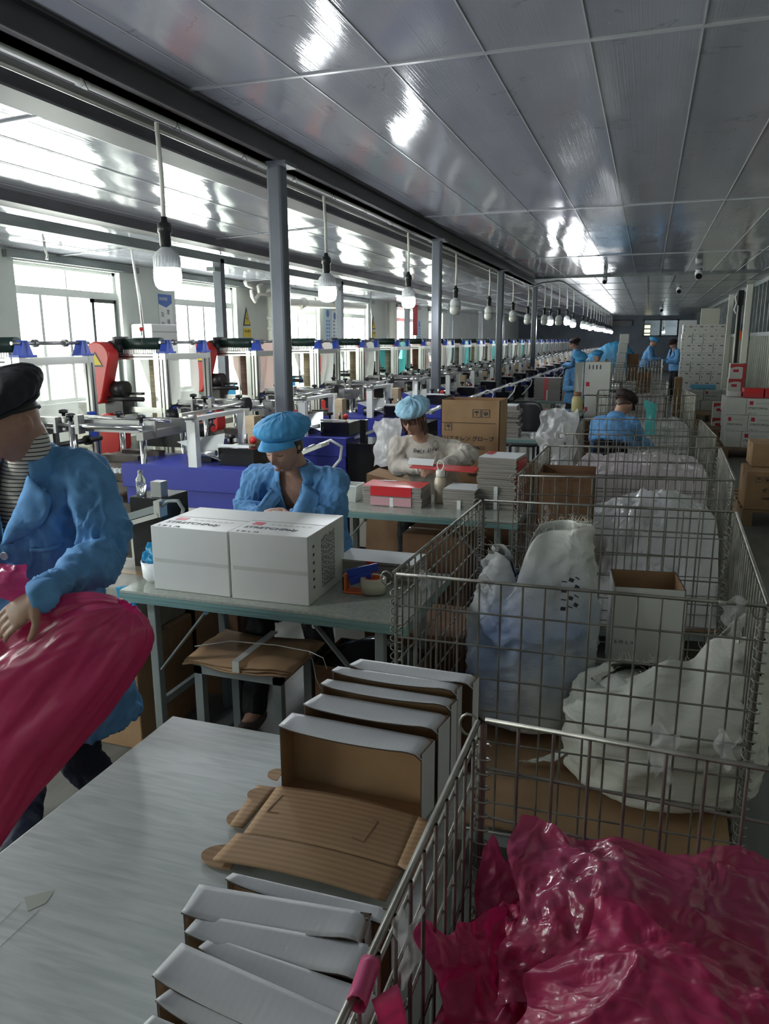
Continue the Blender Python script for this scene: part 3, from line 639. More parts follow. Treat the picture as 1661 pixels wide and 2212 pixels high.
def wall(m, a, b, z0, z1, t, nrm, mo=0, mi=1):
    """board between plan points a,b; nrm points inward"""
    a = Vector((a[0],a[1],0)); b = Vector((b[0],b[1],0)); n = Vector((nrm[0],nrm[1],0)).normalized()*t
    v = [a,b,b+n,a+n]; vs = [(p.x,p.y,z0) for p in v]+[(p.x,p.y,z1) for p in v]
    k = len(m.v); m.v += vs
    for f, mt in (((0,1,5,4),mo),((2,3,7,6),mi),((1,2,6,5),2),((3,0,4,7),2),((4,5,6,7),2),((3,2,1,0),2)):
        m.f.append(tuple(k+i for i in f)); m.m.append(mt); m.sm.append(False)
CM = ['white_card','kraft','card_edge']
def mailer(label, NL, NR, FR, FL, zt, zb=.752, sag=.006, lift=0):
    r = thing('mailer_box', label, 'box', (NL[0],NL[1],zb), 0, 'folded white mailer boxes')
    mats = [MT[k] for k in CM]; c = (Vector((*NL,0))+Vector((*FR,0)))/2
    for nm, a, b in (('side_panel',FL,NL),('side_panel',NR,FR),('back_panel',FR,FL)):
        n = Vector((c.x-(a[0]+b[0])/2, c.y-(a[1]+b[1])/2)); d = Vector((b[0]-a[0],b[1]-a[1])).normalized(); pn = Vector((-d.y,d.x)); pn = pn if pn.dot(n) > 0 else -pn
        m = MB(); wall(m, a, b, zb, zt-.001, .003, pn); m.build(nm, mats, r, world=True)
    m = MB(); m.hexa([(*NL,zb),(*NR,zb),(*FR,zb),(*FL,zb)]+[(*NL,zb+.003),(*NR,zb+.003),(*FR,zb+.003),(*FL,zb+.003)]); m.m = [1]*6; m.build('bottom_panel', mats, r, world=True)
    m = MB(); nl, nr, fr, fl = [Vector((*q,0)) for q in (NL,NR,FR,FL)]
    def fn(u, v):
        p = (nl*(1-u)+nr*u)*(1-v)+(fl*(1-u)+fr*u)*v
        over = .004*(1-v)**3
        z = zt - sag*math.sin(math.pi*min(1,u*1.15))**.8*(1-v)**1.3 - (.012*max(0,(u-.93)/.07)**2)*1 + lift*max(0,1-u/.12)**2*(1-v)
        return (p.x, p.y-over, z)
    m.grid(fn, 24, 7); m.m = [0]*len(m.f)
    o = m.build('top_panel', mats, r, world=True, solid=.003, offset=-1)
    o.modifiers[0].material_offset = 1; o.modifiers[0].material_offset_rim = 2
    return r
A_ = [('frontmost open white mailer box of the rear row, kraft inside showing',(-.681,1.308),(-.366,1.296),(-.356,1.36),(-.681,1.37),.91),
      ('second white mailer box of the rear row, behind the frontmost open one',(-.655,1.376),(-.352,1.368),(-.342,1.43),(-.642,1.437),.93),
      ('third white mailer box of the rear row, middle one',(-.642,1.442),(-.342,1.436),(-.336,1.468),(-.64,1.472),.95),
      ('fourth white mailer box of the rear row',(-.63,1.478),(-.34,1.474),(-.334,1.505),(-.628,1.506),.968),
      ('rearmost white mailer box, tallest, by the cage corner',(-.6,1.511),(-.312,1.508),(-.306,1.55),(-.59,1.553),.972)]
for l, a, b, c, d, z in A_: mailer(l, a, b, c, d, z, sag=.007, lift=.004)
# die-cut lid of the front box, lying open over the table, its ears to the left
lid = thing('open_box_lid', 'unfolded kraft lid with rounded ears lying before the open mailer box', 'box lid', (-.52,1.18,.753))
m = MB(); 
def lidz(x, y): return .768 + .010*math.sin((x+.7)*9) + .03*max(0,(1.12-y))*1.2
m.grid(lambda u,v: ((-.688+.01*v)+(.318)*u, 1.302-.165*v, lidz(-.688+.32*u,1.302-.165*v)), 20, 14)
m.build('lid_panel', MT['kraft_flute'], lid, world=True, solid=.003)
m = MB(); m.grid(lambda u,v: (-.69+.334*u-.003*v, 1.1345-.085*v, lidz(-.69+.33*u,1.134-.085*v)), 20, 8); m.build('front_flap', MT['kraft_flute'], lid, world=True, solid=.003)
m = MB(); m.grid(lambda u,v: (-.372+.045*u, 1.295-.15*v-.02*u, lidz(-.37,1.29-.15*v)+.004*u), 4, 10); m.build('side_flap', MT['kraft_flute'], lid, world=True, solid=.003)
m = MB(); m.grid(lambda u,v: (-.69-.045*u*(1-.3*v), 1.30-.14*v+.0*u, lidz(-.69,1.3-.14*v)-.003*u), 4, 10); m.build('side_flap', MT['kraft_flute'], lid, world=True, solid=.003)
m = MB(); z = .776
for (a, b) in (((-.66,1.27),(-.665,1.21)),((-.665,1.21),(-.64,1.21)),((-.66,1.27),(-.44,1.245)),((-.44,1.245),(-.445,1.175)),((-.445,1.175),(-.47,1.18))):
    m.bar((a[0],a[1],lidz(*a)+.0035),(b[0],b[1],lidz(*b)+.0035),.002,.001)
m.build('punched_line', MT['kraft_dark'], lid, world=True)
def ear(cx, cy, rx, ry, lab, ang, z=.757):
    m = MB(); pts = [(-.0,-ry),(0,ry)]; 
    poly = [(0,-ry)]+[(-rx*math.sin(t)**.8, -ry*math.cos(t)) for t in np.linspace(.12,math.pi-.12,14)]+[(0,ry)]
    c, s = math.cos(ang), math.sin(ang); m.prism([(cx+x*c-y*s, cy+x*s+y*c) for x,y in reversed(poly)], z, z+.003)
    return m
for i, (px, py, rx, ry, a) in enumerate(((500,1848,.07,.034,.15),(548,1775,.045,.03,.1),(590,1727,.045,.026,.1),(618,1685,.03,.022,.1))):
    p = at(px,py,z=.76); m = ear(p.x+(.012 if i == 0 else -.012), p.y, rx, ry, '', a, .757+.004*i)
    m.build('tuck_ear', MT['kraft_flute'], lid, world=True)
def c4(pts, z, r=None): return [(round(at(px,py,z=z).x,4), round(at(px,py,z=z).y,4)) for px,py in pts]
for lab, pts, z in (('white mailer box under the front edge of the kraft lid',((490,1897),(845,1995),(850,1965),(503,1885)),.90),
      ('white mailer box at the head of the front row, flat topped',((395,1970),(788,2027),(803,1972),(430,1910)),.905),
      ('white mailer box second in the front row',((402,2012),(785,2112),(822,2044),(432,1975)),.90),
      ('white mailer box in the front row slanting toward the cage',((432,2045),(800,2215),(832,2150),(458,2024)),.895),
      ('wide white mailer box near the bottom edge, with dark left side',((333,2105),(700,2275),(810,2222),(392,2036)),.90),
      ('white mailer box nearly cut by the bottom edge',((340,2158),(600,2300),(690,2278),(388,2122)),.893)):
    mailer(lab, *c4(pts, z), z, sag=.008, lift=.003)
p = c4(((305,2215),(540,2330),(560,2290),(330,2192)), .89); mailer('corner of a white mailer box at the very bottom edge', *p, .89)

# ---------------------------------------------------------------- cartons
mat('redprint', (.5,.02,.05), .5); mat('tape', (.5,.5,.46), .2)
noisy(mat('carton_white', (.6,.6,.57), .4), (.56,.56,.53), (.64,.64,.61), (2,2,2)); 
STP = {}
def sp_text(kind, size):
    k = (kind, round(size,4))
    if k not in STP:
        o = text(kind, size, MT['ink'], ext=.0003, bold=.0004 if size > .02 else 0); STP[k] = o.data; bpy.data.objects.remove(o)
    return STP[k]
def put_text(kind, size, M, loc, parent, name='lettering'):
    o = bpy.data.objects.new(name, sp_text(kind, size)); COL.objects.link(o); o.parent = parent; o.matrix_local = Matrix.Translation(loc) @ M; return o
def carton(label, x, y, z, w, d, h, rot=0, faces='TFR', group='white printed cartons', full=True, cat='carton', skew=0):
    r = thing('carton', label, cat, (x,y,z), rot, group)
    m = MB(); m.box((0,0,0),(w,d,h)); m.build('carton_body', MT['carton_white'], r, bevel=.002)
    m = MB(); m.box((-.0008,-.0008,h*.48),(w+.0008,.0,h*.5)); 
    if full:
        m = MB(); m.box((.01,-.0006,h*.44),(w*.99,0,h*.5)); m.build('tape_strip', MT['tape'], r); m = MB(); m.box((0,d*.5-.0008,h),(w,d*.5+.0008,h+.0006)); m.build('flap_seam', MT['card_edge'], r)
    sc = w/.34
    for f in faces:
        if f == 'T': M, lo, ww, hh = M_UP, Vector((0,0,h+.0008)), w, d*.52
        elif f == 'F': M, lo, ww, hh = M_FRONT, Vector((0,-.001,0)), w, h
        elif f == 'R': continue
        m = MB(); m.add([M @ Vector(q) for q in ((.1*ww,.62*hh,0),(.24*ww,.62*hh,0),(.24*ww,.86*hh,0),(.1*ww,.86*hh,0))],[(0,1,2,3)]); o = m.build('red_mark', MT['redprint'], r); o.location = lo
        put_text('STRETCHPoly', .04*sc, M, lo+(M @ Vector((.07*ww,.36*hh,0))), r)
        put_text('S  M  L  XL', .022*sc, M, lo+(M @ Vector((.07*ww,.06*hh,0))), r)
        m = MB()
        for q in range(7): m.add([M @ Vector(t) for t in ((.34*ww+q*.08*ww,.68*hh,0),(.39*ww+q*.08*ww,.68*hh,0),(.39*ww+q*.08*ww,.76*hh,0),(.34*ww+q*.08*ww,.76*hh,0))],[(0,1,2,3)])
        o = m.build('printed_line', MT['card_print'], r); o.location = lo
    if 'R' in faces:
        m = MB(); rr = random.Random(3)
        for q in range(9):
            yy = .13*d*1+ .22*d+q*.028*d*1.5; z0 = h*.12; 
            while z0 < h*.86: l = rr.uniform(.006,.02); m.add([(w+.001,yy,z0),(w+.001,yy+.006,z0),(w+.001,yy+.006,z0+l),(w+.001,yy,z0+l)],[(0,1,2,3)]); z0 += l+.004
        m.build('printed_text', MT['ink'], r)
        m = MB()
        for q in range(6): m.add([(w+.001,.12*d,h*(.2+q*.12)),(w+.001,.16*d,h*(.2+q*.12)),(w+.001,.16*d,h*(.24+q*.12)),(w+.001,.12*d,h*(.24+q*.12))],[(0,1,2,3)])
        m.build('size_mark', MT['ink'], r)
    return r
mat('card_print', (.42,.41,.39), .5)
carton('white printed carton on the near folding table, left of the pair', -1.775,2.405,.751,.335,.35,.255, rot=.0, faces='TR')
carton('white printed carton on the near folding table, right of the pair', -1.428,2.40,.751,.315,.37,.26, rot=.02, faces='TR')
def kcarton(label, x, y, z, w, d, h, rot=0, mt='kraft', marks=True, tape=True, open_=False, group=None, face='F'):
    r = thing('kraft_carton', label, 'carton', (x,y,z), rot, group)
    if not open_:
        MB().box((0,0,0),(w,d,h)).build('carton_body', MT[mt], r, bevel=.006)
        if tape: m = MB(); m.box((-.001,d*.44,h*.75),(w+.001,d*.56,h+.001)); m.build('tape_strip', MT['tapeb'], r)
    else:
        mats = [MT[mt],MT[mt],MT['card_edge']]
        for a, b, n in (((0,0),(w,0),(0,1)),((w,0),(w,d),(-1,0)),((w,d),(0,d),(0,-1)),((0,d),(0,0),(1,0))):
            m = MB(); wall(m, a, b, 0, h, .005, n, 0, 1); m.build('side_panel', mats, r)
        MB().box((.005,.005,0),(w-.005,d-.005,.006)).build('bottom_panel', MT[mt], r)
    return r
mat('tapeb', (.3,.2,.11), .2)
def pict(parent, x, z, s, y=-.001, kind=0):
    m = MB(); t = s*.06
    for a, b in (((0,0),(s,0)),((s,0),(s,s)),((s,s),(0,s)),((0,s),(0,0))): m.bar((x+a[0],y,z+a[1]),(x+b[0],y,z+b[1]),t,.001,(0,1,0))
    c = (x+s/2,z+s/2)
    if kind == 0: 
        m.add([(c[0]+s*.32*math.cos(a),y,c[1]+s*.05+s*.28*math.sin(a)) for a in np.linspace(0,math.pi,9)],[tuple(range(9))]); m.bar((c[0],y,c[1]-s*.3),(c[0],y,c[1]),t,.001,(0,1,0))
    elif kind == 1:
        m.add([(c[0],y,c[1]-s*.35),(c[0]+s*.25,y,c[1]-s*.1),(c[0]+s*.3,y,c[1]+s*.25),(c[0],y,c[1]),(c[0]-s*.3,y,c[1]+s*.25),(c[0]-s*.25,y,c[1]-s*.1)],[(0,1,2,3,4,5)])
        m.add([(c[0]+s*.1*math.cos(a),y,c[1]+s*.22+s*.1*math.sin(a)) for a in np.linspace(0,6,8)],[tuple(range(8))])
    else: m.bar((x,y,z+s),(x+s,y,z),t,.001,(0,1,0)); m.box((c[0]-s*.15,y-.0005,c[1]-s*.3),(c[0]+s*.12,y,c[1]+s*.1))
    return m.build('handling_symbol', MT['ink'], parent)
# floor cartons left of the folding table
k = kcarton('brown carton on the floor with handling symbols and a loop of string', -2.5,2.44,0,.58,.42,.47)
m = MB(); m.add([(.42,-.001,.35),(.46,-.001,.35),(.46,-.001,.38),(.475,-.001,.38),(.44,-.001,.41),(.405,-.001,.38),(.42,-.001,.38)],[tuple(range(7))]); m.build('arrow_symbol', MT['ink'], k)
pict(k,.41,.2,.07,kind=2); pict(k,.29,.2,.07,kind=1)
m = MB(); m.tube([(.56+.0,-.004+.0*t,.45) for t in (0,)]+[(.545+.02*math.sin(t*2.1),-.006,.44-.05*t+.028*math.sin(t*4)) for t in np.linspace(0,4,22)],.0012,5); m.tube([(.56,-.006,.44),(.53,-.006,.38),(.535,-.006,.3),(.555,-.006,.31),(.56,-.006,.4)],.0012,5)
tagm(m.build('string_loop', MT['paper'], k), None, None)
noisy(mat('wrapbox', (.3,.29,.25), .25), (.2,.18,.14), (.36,.35,.31), (4,4,4)); kcarton('greyish film-wrapped carton stacked on the brown floor carton', -2.45,2.46,.472,.5,.4,.24, mt='wrapbox')
m = MB(); p = at(325,1300,z=.7); 
tagm(MB().grid(lambda u,v: (-2.0+.1*u, 2.452+.008*math.sin(v*5), .72-.12*v+.02*u), 5, 8).build('glove_scrap', MT['film_blue'], solid=.002), 'scrap of blue film hanging under the left end of near table', 'film scrap')
# stool with cardboard pad
st = thing('stool', 'grey steel stool padded with tied flattened cardboard', 'stool', (-1.45,2.575,0))
for x, y in ((-.19,-.14),(.16,-.14),(-.19,.14),(.16,.14)): MB().box((x,y,0),(x+.035,y+.035,.43)).build('leg', MT['beam_grey'], st)
m = MB(); m.box((-.19,-.14,.4),(.195,-.11,.435)); m.box((-.19,.145,.4),(.195,.175,.435)); m.box((-.19,-.14,.4),(-.16,.17,.435)); m.box((.165,-.14,.4),(.195,.17,.435)); m.box((-.19,-.14,.435),(.195,.175,.44)); m.build('frame', MT['beam_grey'], st)
pad = thing('cardboard_pad', 'folded brown cardboard pad tied with string on the stool', 'pad', (-1.45,2.575,.441))
for i in range(3):
    m = MB(); m.grid(lambda u,v: (-.235+.47*u+.01*i, -.155+.31*v+.01*nz(u*3,i), .006+.011*i+.006*math.sin(u*7+i)+.012*nz(u*4,v*3,i)-.03*max(0,.25-v)**1*(u<.6)), 14, 8); m.build('cardboard_sheet', MT['kraft'], pad, solid=.006)
m = MB(); m.box((-.0,-.165,-.0),(.03,-.16,.04)); m.box((.0,-.165,.04),(.03,.17,.046)); m.build('tape_strip', MT['tape'], pad)
m = MB(); m.tube([(-.24,-.05,.03),(-.1,0,.052),(.1,.02,.052),(.24,.03,.04),(.26,.02,.0),(.28,0,-.06),(.3,.0,-.1)],.002,5); m.tube([(.24,.03,.04),(.3,.03,.02),(.32,.02,-.02)],.002,5); m.build('string', MT['paper'], pad)
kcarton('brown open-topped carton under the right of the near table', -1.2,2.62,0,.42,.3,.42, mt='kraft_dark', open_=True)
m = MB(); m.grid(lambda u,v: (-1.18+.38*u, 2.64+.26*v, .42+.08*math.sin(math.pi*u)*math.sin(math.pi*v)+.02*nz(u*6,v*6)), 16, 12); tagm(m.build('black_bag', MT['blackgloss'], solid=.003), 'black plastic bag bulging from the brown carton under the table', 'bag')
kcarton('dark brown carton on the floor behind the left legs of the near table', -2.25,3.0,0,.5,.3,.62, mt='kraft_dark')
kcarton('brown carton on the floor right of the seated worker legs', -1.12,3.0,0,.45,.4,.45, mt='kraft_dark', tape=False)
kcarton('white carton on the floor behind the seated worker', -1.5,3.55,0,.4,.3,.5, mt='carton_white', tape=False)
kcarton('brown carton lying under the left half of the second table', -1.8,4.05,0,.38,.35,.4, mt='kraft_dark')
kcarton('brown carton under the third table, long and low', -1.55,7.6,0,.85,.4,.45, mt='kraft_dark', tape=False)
# ---------------------------------------------------------------- stacks of flattened boxes
noisy(mat('stack_edge', (.28,.25,.23), .7), (.2,.18,.165), (.36,.33,.3), (1,1,200), 1, 2); mat('print_red', (.6,.025,.03), .35); mat('print_pink', (.55,.3,.33), .5)
def flats(name, label, x, y, z, w, d, n, t, top, rot=0, band=True, edge='stack_edge', jit=.004, group=None, stripe=None):
    r = thing('flattened_box_stack', label, 'stack', (x,y,z), rot, group); rr = random.Random(n*7+int(w*100))
    for i in range(n):
        dx, dy, a = rr.uniform(-jit,jit), rr.uniform(-jit,jit), rr.uniform(-.02,.02)
        m = MB(); m.box((-w/2+dx,-d/2+dy,i*t),(w/2+dx,d/2+dy,(i+1)*t-.0012), a, (dx,dy)); m.cur = 0; m.m = [0,1,0,0,0,0] if i == n-1 else [0]*6
        if stripe: m.cur = 2; m.box((-w*.12+dx,-d/2+dy-.001,i*t+.001),(w*.03+dx,-d/2+dy,(i+1)*t-.002), a, (dx,dy))
        m.build('flattened_box', [MT[edge], MT[top], MT[stripe or edge]], r)
    if band: m = MB(); m.box((-.01,-d/2-jit-.002,0),(.012,-d/2-jit-.0005,n*t*.45)); m.build('paper_band', MT['paper'], r)
    return r
s = flats('s','flattened white boxes with red mark stacked behind the tape dispenser', -.98,2.84,.751,.33,.17,9,.0095,'paper',.03,stripe='print_red')
s = flats('s','stack of glossy red flattened boxes, pink edged below, before the sweater woman', -1.36,4.22,.751,.36,.2,10,.012,'print_red',.0)
m = MB(); m.box((-.13,-.105,.062),(.12,-.1035,.118)); m.build('red_print', MT['print_red'], s); m = MB(); m.box((-.13,-.105,.005),(.12,-.1035,.055)); m.build('pink_print', MT['print_pink'], s)
m = MB(); m.ball((.04,.0,.1205),.05,sc=(1,.16,.03)); m.build('golden_print', mat('gold',(.6,.42,.15),.4), s); m = MB(); m.add([(-.13,.06,.121),(-.02,.06,.121),(-.03,.09,.121),(-.11,.09,.121)],[(0,1,2,3)]); m.build('white_print', MT['paper'], s)
s = flats('s','low stack of flattened boxes, white top, beside the cream bottle', -.965,4.27,.751,.19,.2,9,.013,'paper',-.05)
s = flats('s','tall leaning stack of flattened boxes with white and red top', -.76,4.35,.751,.22,.24,24,.0125,'paper',-.08,jit=.008)
m = MB(); m.box((.1,-.09,.02),(.118,.11,.28)); m.build('red_side', MT['print_red'], s); m = MB(); m.add([(-.1,-.0,.301),(-.06,.0,.301),(-.06,.11,.301),(-.1,.11,.301)],[(0,1,2,3)]); m.build('red_print', MT['print_red'], s)
flats('s','grey flattened box stack on the left of the third table', -1.38,7.75,.751,.38,.3,14,.022,'paper',.05,jit=.02)
flats('s','tall beige flattened box stack with a red stripe on the fifth table', -1.5,12.7,.751,.42,.3,16,.022,'paper',0,jit=.008,stripe='print_red')
flats('s','lower beige flattened box stack with red stripe, right of the tall one', -1.12,12.65,.751,.28,.25,9,.022,'paper',0,jit=.008,stripe='print_red')

# ================================================================ wire cages
noisy(mat('wire', (.3,.29,.27), .38, .75), (.2,.19,.17), (.36,.35,.32), (12,12,12))
mat('clearfilm_', (.8,.8,.8), .1); filmmat('clearfilm', (.7,.7,.7), .25)
def cage(label, P4, zt, zb=.16, step=.066, hstep=.105, coils=True, gauge=.0033, detail=True, tear=False):
    NL, NR, FR, FL = [Vector((*p,0)) for p in P4]; o0 = (NL+NR+FR+FL)/4
    r = thing('wire_cage', label, 'cage', (o0.x,o0.y,0), 0, 'wire mesh cages along the aisle'); n = 6 if detail else 4
    rr = random.Random(int(o0.y*100))
    for nm, a, b in (('near_panel',NL,NR),('far_panel',FL,FR),('left_panel',NL,FL),('right_panel',NR,FR)):
        m = MB(); Lg = (b-a).length; k = max(2, round(Lg/step)); d = (b-a).normalized(); nrm = Vector((-d.y,d.x,0))
        if nrm.dot(o0-(a+b)/2) < 0: nrm = -nrm
        A = a+d*.012; B = b-d*.012
        for i in range(k+1):
            q = A.lerp(B, i/k)+nrm*gauge*1.9; thick = gauge*(1.5 if i in (0,k) else 1)
            m.tube([(q.x,q.y,zb),(q.x,q.y,zt-.004)], thick, n, False)
        z = zt-.003; m.tube([(A.x,A.y,z),(B.x,B.y,z)], gauge*1.7, n); z -= hstep*.95; j = 0
        if nm == 'left_panel': m.tube([(A.x,A.y,zt-.035),(B.x,B.y,zt-.035)], gauge, n)
        while z > zb+.02:
            m.tube([(A.x,A.y,z),(B.x,B.y,z)], gauge, n, False); z -= hstep
        m.tube([(A.x,A.y,zb+.002),(B.x,B.y,zb+.002)], gauge*1.6, n)
        p = m.build(nm, MT['wire'], r, world=True)
    if coils:
        for c, full in ((NL,1),(NR,1),(FR,1),(FL,1)):
            m = MB(); q = (o0-c).normalized(); cc = c+q*.012; pts = []
            turns = int((zt-zb-.1)/.03); 
            for i in range(turns*8+1): a = i/8*2*math.pi; pts.append((cc.x+.017*math.cos(a), cc.y+.017*math.sin(a), zt-.05-i/8*.03))
            m.tube(pts, .0023, 5); m.build('coil_hinge', MT['wire'], r, world=True)
            m = MB(); pts = [(c.x-.02+.018*math.cos(a), c.y+.004, zt-.02+.022*math.sin(a)) for a in np.linspace(.3,5.9,12)]; m.tube(pts,.003,6); m.build('hook', MT['wire'], r, world=True)
    m = MB(); k = 16
    for i in range(k+1):
        a, b = NL.lerp(NR, i/k), FL.lerp(FR, i/k); m.tube([(a.x,a.y,zb),(b.x,b.y,zb)], gauge, 4, False)
        a, b = NL.lerp(FL, i/k), NR.lerp(FR, i/k); m.tube([(a.x,a.y,zb-.005),(b.x,b.y,zb-.005)], gauge, 4, False)
    m.build('base_grid', MT['wire'], r, world=True)
    for c in (NL,NR,FR,FL):
        q = c+(o0-c)*.08; m = MB(); m.box((q.x-.03,q.y-.03,0),(q.x+.03,q.y+.03,zb-.01)); m.build('foot', MT['beam_grey'], r, world=True)
    m = MB(); 
    for a, b in ((NL,NR),(NR,FR),(FR,FL),(FL,NL)): m.bar((a.x,a.y,zb-.02),(b.x,b.y,zb-.02),.03,.03)
    m.build('base_frame', MT['beam_grey'], r, world=True)
    return r
def board(label, P4, z, inset=.03):
    c = sum((Vector((*p,0)) for p in P4), Vector())/4; pts = [Vector((*p,0)).lerp(c, inset) for p in P4]
    m = MB(); m.hexa([(p.x,p.y,z) for p in pts]+[(p.x,p.y,z+.008) for p in pts]); return tagm(m.build('cardboard_liner', MT['kraft']), label, 'cardboard')
C1 = ((-.262,.12),(.79,.10),(.80,1.27),(-.257,1.308))
C2 = ((-.701,2.13),(.354,2.167),(.391,3.386),(-.663,3.30))
C3 = ((-.615,3.991),(.465,4.175),(.497,5.436),(-.598,5.216))
C4 = ((-.569,5.941),(.523,6.065),(.485,7.306),(-.52,7.13))
C5 = ((-.56,9.6),(.609,10.3),(.50,11.6),(-.62,11.0))
C6 = ((-.75,12.9),(.35,13.0),(.35,14.1),(-.75,14.0))
C7 = ((-.9,16.5),(.3,16.5),(.32,17.9),(-.9,17.9)); C8 = ((-1.0,19.5),(.35,19.5),(.35,21.2),(-1.0,21.2))
cg1 = cage('nearest wire cage, filled with crumpled pink plastic film', C1, 1.0, .16)
cage('second wire cage, holding two woven sacks', C2, 1.0, .16); cage('third wire cage, filled with white plastic bags, kraft sheet at left', C3, 1.0, .16)
cage('fourth wire cage, heaped with pinkish white film before the bending worker', C4, 1.0, .16)
cage('fifth wire cage, beyond the bending worker in black cap', C5, 1.02, .16, coils=False, detail=False)
cage('sixth wire cage, whitish, beside the leaning open cartons', C6, 1.0, .16, coils=False, detail=False)
cage('seventh wire cage, pale, far down the aisle row', C7, 1.15, .16, coils=False, detail=False); cage('farthest wire cage, hazy, before the two distant workers', C8, 1.2, .16, coils=False, detail=False)
board('flat cardboard lining the floor of the second cage', C2, .165); board('flat cardboard lining the floor of the third cage', C3, .165)
# bits of clear film wound on the cage rails
def rag(px, py, z, w, h, lab, x=None, y=None, mt='clearfilm'):
    p = at(px,py,z=z); s = random.Random(px)
    m = MB(); ph = s.uniform(0,6)
    m.grid(lambda u,v: (p.x+(u-.5)*w*(1-.4*v)+.006*math.sin(9*v+ph), p.y-.002+.008*math.sin(7*u+5*v+ph), z+.012-h*v+.01*math.sin(6*u+ph)), 8, 12)
    return tagm(m.build('film_scrap', MT[mt], solid=.001), lab, 'film scrap')
rag(885,1990,1.0,.03,.1,'torn clear film hanging from the near cage left rail, low'); rag(1435,1585,.99,.05,.1,'clear film scrap hanging from the nearest cage far rail'); rag(1570,1600,.98,.04,.06,'clear film scrap near the right end of the nearest cage far rail')
rag(918,1246,1.0,.04,.05,'clear film scrap at the left end of the second cage near rail'); rag(1052,1256,1.0,.05,.03,'knotted clear film on the second cage near rail before the sack'); rag(1585,1302,1.0,.07,.07,'clear film tied near the right end of the second cage rail'); rag(1182,1095,.98,.02,.07,'clear tape scrap knotted on the second cage far rail')
filmmat('pinkstrip', (.7,.12,.3), .95)
m = MB(); a = at(800,2080,z=1.0); b = at(770,2170,z=1.0)
m.grid(lambda u,v: (a.x+(b.x-a.x)*v+.012*math.cos(u*6.28), a.y+(b.y-a.y)*v, 1.0+.012*math.sin(u*6.28)), 10, 8); m.grid(lambda u,v: (b.x+.02*u+.01+.012*math.sin(v*4), b.y+.02+.03*u, .99-.16*v), 6, 10)
tagm(m.build('pink_film_strip', MT['pinkstrip'], solid=.001), 'strip of pink film wrapped round the nearest cage left rail', 'film strip')

# ---------------------------------------------------------------- crumpled film
def crumple(x, y, s, oct=4, seed=0):
    """sharp folded relief: ridges of absolute noise at several sizes"""
    v = 0; a = 1; f = 1/s
    wx = nz(x*f*.7+seed, y*f*.7, 3.3)*.6; wy = nz(x*f*.7, y*f*.7+seed, 7.7)*.6
    for i in range(oct):
        n = nz((x*f+wx)*1.0+seed*3.1, (y*f+wy)+i*7.7, seed); v += a*(1-2*abs(n)*1.6); a *= .58; f *= 2.03
    return v/1.9
def plastic(name, c, rough, alpha, trs, deep=None, coatw=1.0, bs=.55, bsc=13):
    m = bpy.data.materials.new(name); m.use_nodes = True; nt = m.node_tree; p = nt.nodes['Principled BSDF']
    p.inputs['Base Color'].default_value = (*c,1); p.inputs['Roughness'].default_value = rough; p.inputs['Coat Weight'].default_value = coatw; p.inputs['Coat Roughness'].default_value = .12; p.inputs['Specular IOR Level'].default_value = .6
    t = N(m,'ShaderNodeBsdfTranslucent'); t.inputs[0].default_value = (*c,1); tr = N(m,'ShaderNodeBsdfTransparent'); tr.inputs[0].default_value = (*(deep or c),1)
    a = N(m,'ShaderNodeMixShader'); a.inputs[0].default_value = trs; b = N(m,'ShaderNodeMixShader'); b.inputs[0].default_value = 1-alpha
    L(m, p.outputs[0], a.inputs[1]); L(m, t.outputs[0], a.inputs[2]); L(m, a.outputs[0], b.inputs[1]); L(m, tr.outputs[0], b.inputs[2]); L(m, b.outputs[0], nt.nodes['Material Output'].inputs[0])
    v = coords(m, (bsc,)*3); n = N(m,'ShaderNodeTexNoise', Scale=1.0, Detail=3.0, Distortion=1.2); L(m, v, n.inputs['Vector'])
    bp = N(m,'ShaderNodeBump'); bp.inputs['Strength'].default_value = bs; bp.inputs['Distance'].default_value = .015; L(m, n.outputs[0], bp.inputs['Height']); L(m, bp.outputs[0], p.inputs['Normal'])
    MT[name] = m; return m
plastic('pinkfilm', (.5,.022,.12), .36, .94, .3, (.8,.1,.3), .35); plastic('pinkthin', (.6,.07,.2), .22, .7, .35, (.85,.25,.45)); plastic('whitefilm', (.78,.78,.79), .4, .99, .2, coatw=.4)
plastic('whitepinkish', (.78,.70,.72), .4, .99, .2, coatw=.4)
def pile(name, label, P4, zfun, mt, nu=110, nv=110, amp=.05, s=.16, seed=1, inset=.04, smooth=True, layers=1, cat='plastic film'):
    c = sum((Vector((*p,0)) for p in P4), Vector())/4; q = [Vector((*p,0)).lerp(c, inset) for p in P4]
    r = None
    for l in range(layers):
        m = MB()
        def fn(u, v):
            p = (q[0]*(1-u)+q[1]*u)*(1-v)+(q[3]*(1-u)+q[2]*u)*v
            z = zfun(p.x, p.y); e = min(u,1-u,v,1-v); k = min(1, e/.06)
            z = z-.06*l + amp*crumple(p.x+l*3, p.y, s, 4, seed+l)*k*(1+.0*l)
            if e < 1e-6: z = .18
            dx = .03*nz(p.x*7+seed, p.y*7, 1+l)*k; dy = .03*nz(p.x*7+seed, p.y*7, 9+l)*k
            return (p.x+dx, p.y+dy, max(.18,z))
        m.grid(fn, nu, nv, smooth); o = m.build(name if l == 0 else 'inner_layer', MT[mt], r); r = r or o
    return tagm(r, label, cat, kind=None)
def zpink(x, y):
    z = .70+.12*math.exp(-((x-.06)**2/.03+(y-1.05)**2/.02)) + .08*math.exp(-((x-.12)**2/.05+(y-.7)**2/.03))+.1*math.exp(-((x-.45)**2/.03+(y-.85)**2/.05))
    z -= .12*max(0,(y-1.1)/.17)**1.5; z += .12*max(0,min(1,(.95-y)/.5))
    z -= .1*math.exp(-((x+.02)**2/.01+(y-.86)**2/.003))
    return z
